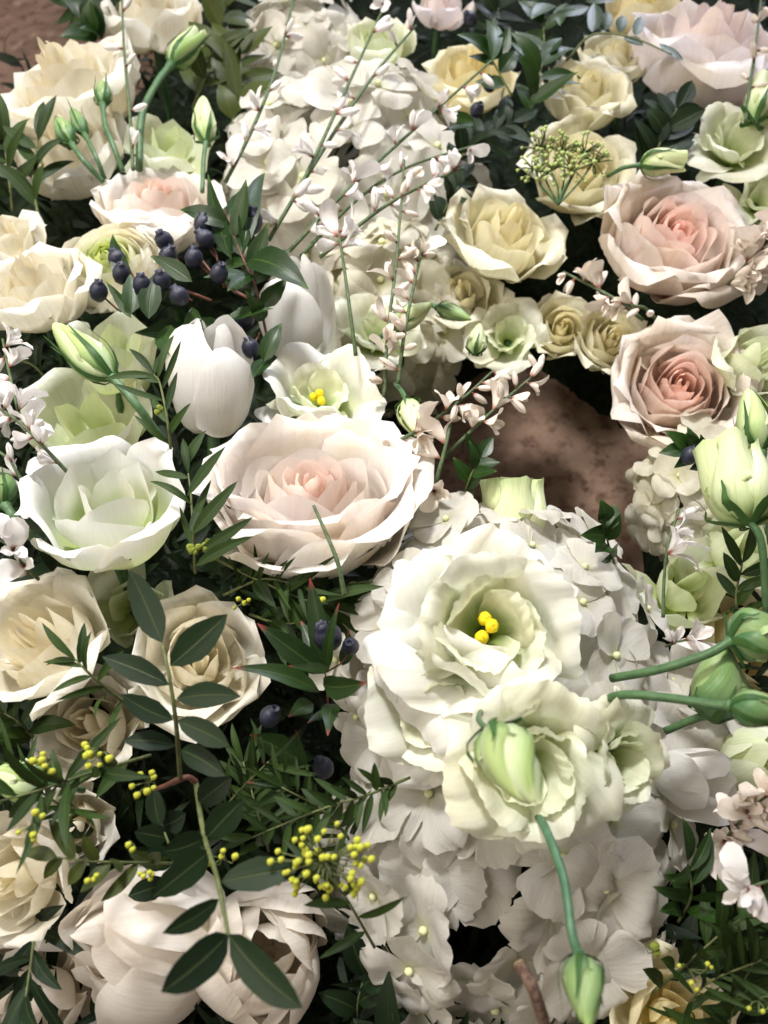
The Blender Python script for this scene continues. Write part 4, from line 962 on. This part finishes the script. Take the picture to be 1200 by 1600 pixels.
acacia('narrow olive leaves lying under the blush rose', [(330, 870, -.01), (400, 905, .01), (470, 935, .015), (505, 945, .012)], 14, 90, 9, [((385, 945, .02), 4, 20, 3.9, 'ball'), ((497, 935, .03), 5, 16, 4.7, 'ball'), ((340, 860, .02), 4, 20, 7, 'ball_green')], spread=.6)
acacia('narrow olive leaves under the blush rose, closer to the hydrangea', [(390, 960, -.015), (450, 975, .0), (520, 950, .006)], 10, 90, 10, spread=.7)
acacia('thin twig with needle leaves in front of the left cream roses', [(210, 1110, .01), (165, 1075, .035), (135, 1048, .045), (118, 1030, .048)], 9, 80, 6, spread=1.0)
S = acacia('narrow leaved sprig with yellow balls running in from lower left', [(235, 1180, .01), (150, 1205, .035), (70, 1232, .045), (-30, 1260, .045)], 12, 88, 9, [((75, 1190, .055), 6, 26, 5.5, 'ball'), ((150, 1180, .055), 6, 24, 5.5, 'ball'), ((230, 1225, .04), 7, 30, 5.5, 'ball'), ((50, 1290, .05), 6, 36, 5.5, 'ball'), ((140, 1170, .055), 3, 20, 5.5, 'ball')], spread=1.0)
for (b, t, w) in (((108, 1222, .045), (105, 1330, .05), 9), ((95, 1228, .045), (82, 1170, .05), 10), ((150, 1202, .045), (236, 1214, .055), 10), ((65, 1240, .045), (25, 1366, .05), 7), ((60, 1235, .045), (10, 1300, .05), 9), ((100, 1222, .044), (190, 1120, .05), 9)):
    p = at(*b); S.leaf(p, at(*t), w*scale_at(p), 'acacia', 'narrow', fold=.2)
S = acacia('twig with small olive leaves and yellow balls above the double tulip', [(300, 1350, .0), (220, 1348, .02), (150, 1346, .03), (90, 1340, .03)], 9, 60, 10, [((205, 1322, .035), 3, 10, 4.7, 'ball'), ((230, 1362, .035), 5, 16, 4.7, 'ball'), ((148, 1375, .035), 3, 12, 4.7, 'ball'), ((345, 1345, .03), 6, 26, 5.5, 'ball')], mat='olive')
S = acacia('leafy twig crossing left of the shaded hydrangea', [(640, 1215, .015), (580, 1240, .025), (500, 1265, .025), (390, 1310, .01)], 26, 62, 6.5, spread=1.0)
S = acacia('sprig tipped with a dome of tiny yellow flower balls', [(585, 1480, .0), (545, 1410, .03), (515, 1370, .04)], 6, 90, 7, end_leaf=False)
balls(S, (505, 1345, .05), 60, 82, 5.6, 'ball', .75)
S = acacia('dark narrow leaves filling the lower right corner', [(1010, 1560, -.03), (1080, 1500, -.01), (1150, 1440, .0), (1230, 1390, .0)], 22, 110, 11, [((1080, 1520, .01), 5, 40, 3.9, 'ball'), ((1010, 1480, .0), 3, 20, 7, 'ball_green')], spread=1.0)
S = acacia('second tuft of narrow leaves at the bottom right edge', [(1130, 1640, -.03), (1150, 1560, -.01), (1180, 1500, .0)], 16, 110, 11, [((1190, 1570, .01), 4, 30, 4.7, 'ball')], spread=1.1)
acacia('narrow leaves below the right edge blossoms', [(1060, 1440, -.02), (1080, 1400, .0), (1075, 1345, .01)], 9, 80, 11, mat='myrtle')
acacia('narrow leaves at the far left above the cream rose', [(60, 340, -.01), (52, 280, .01), (60, 215, .025)], 10, 80, 9)
acacia('narrow leaves at the left edge under the top roses', [(20, 330, -.015), (12, 260, .01), (5, 210, .015)], 9, 80, 11)
acacia('narrow dark leaves hanging in the lower left corner', [(60, 1420, -.04), (50, 1490, -.012), (40, 1560, -.005)], 9, 100, 10, mat='lentisk')
acacia('dark tangle of narrow leaves behind the left twigs', [(60, 1160, -.04), (30, 1130, -.02), (0, 1110, -.02)], 9, 80, 12)
acacia('narrow leaves between the plump bud and pale cup at right', [(1170, 1000, -.01), (1150, 940, .01), (1160, 880, .02)], 9, 70, 9)
acacia('narrow dark leaves under the left blossoms', [(80, 600, -.04), (50, 570, -.03), (10, 560, -.03)], 10, 70, 9, mat='lentisk')
acacia('narrow leaves at the dark heart below lentisk sprig', [(420, 1330, -.04), (400, 1260, -.025), (380, 1190, -.02)], 20, 70, 6)

# ---- green seed cluster
S = Sprig('seed_sprig', 'green seed cluster sprig over the cream spray rose', 'sprig', None, at(870, 330, 0))
for (x, y) in ((845, 230), (880, 235), (915, 235), (860, 265), (900, 262), (835, 260), (930, 250)):
    S.stem([at(872, 320, .0), at((872+x)/2+rng.uniform(-8, 8), (320+y)/2, .012), at(x, y, .022)], .0007, .0005, 'stem_green')
    balls(S, (x, y, .022), 20, 30, 3.0, 'seed', 1.0)

# ---- cut twig at the bottom
P = px_pts([(812, 1508, .045), (835, 1550, .046), (862, 1640, .03)])
S = Sprig('cut_twig', 'cut brown woody twig end at the bottom of the shaded hydrangea', 'twig', None, P[0]); s = scale_at(P[0])
v, f = tube(spline3(P, 9), [11*s, 9.5*s, 9.5*s, 10.5*s, 9.5*s, 9.5*s, 10*s, 9.5*s, 10*s], 9, caps=False); S.part('bark', v, f, MAT['stem_brown'])
d = (P[0]-P[1]).normalized(); v, f = tube([P[0]-d*.0005, P[0]+d*.0008], [9.8*s, 8.5*s], 9); S.part('cut_end', v, f, MAT['wood_end'])

# ---- along the top edge
leafy('dark leaves at the very top left of the cream rose', [(160, 40, -.03), (190, 0, -.02), (210, -50, -.02)], 10, 70, 15, mat='myrtle', group='broad leafy sprigs')
leafy('dark leaves at the top edge right of the broom', [(760, 60, -.03), (780, 10, -.02), (790, -40, -.02)], 14, 70, 14, mat='lentisk', group='broad leafy sprigs')

# ---- fine grassy blades in the dark middle
for lab, pts, nl in (('grassy tuft of thin blades right under the blush rose', [(350, 930, -.01), (410, 905, .012), (470, 915, .02)], 16),
                     ('needle leaved sprig below the red tipped leaves', [(560, 1330, -.03), (510, 1270, -.006), (440, 1230, .006)], 24),
                     ('needle leaved sprig beside the reddish stem joint', [(330, 1290, -.025), (370, 1240, -.004), (420, 1190, .006)], 20),
                     ('needle leaved sprig in the dark lower right corner', [(1060, 1600, -.03), (1100, 1540, -.005), (1190, 1500, .008)], 22),
                     ('thin blades crossing beside the lower left bud', [(150, 1270, -.02), (90, 1255, .005), (20, 1200, .012)], 16)):
    acacia(lab, pts, nl, 78, 4.2, spread=.95)
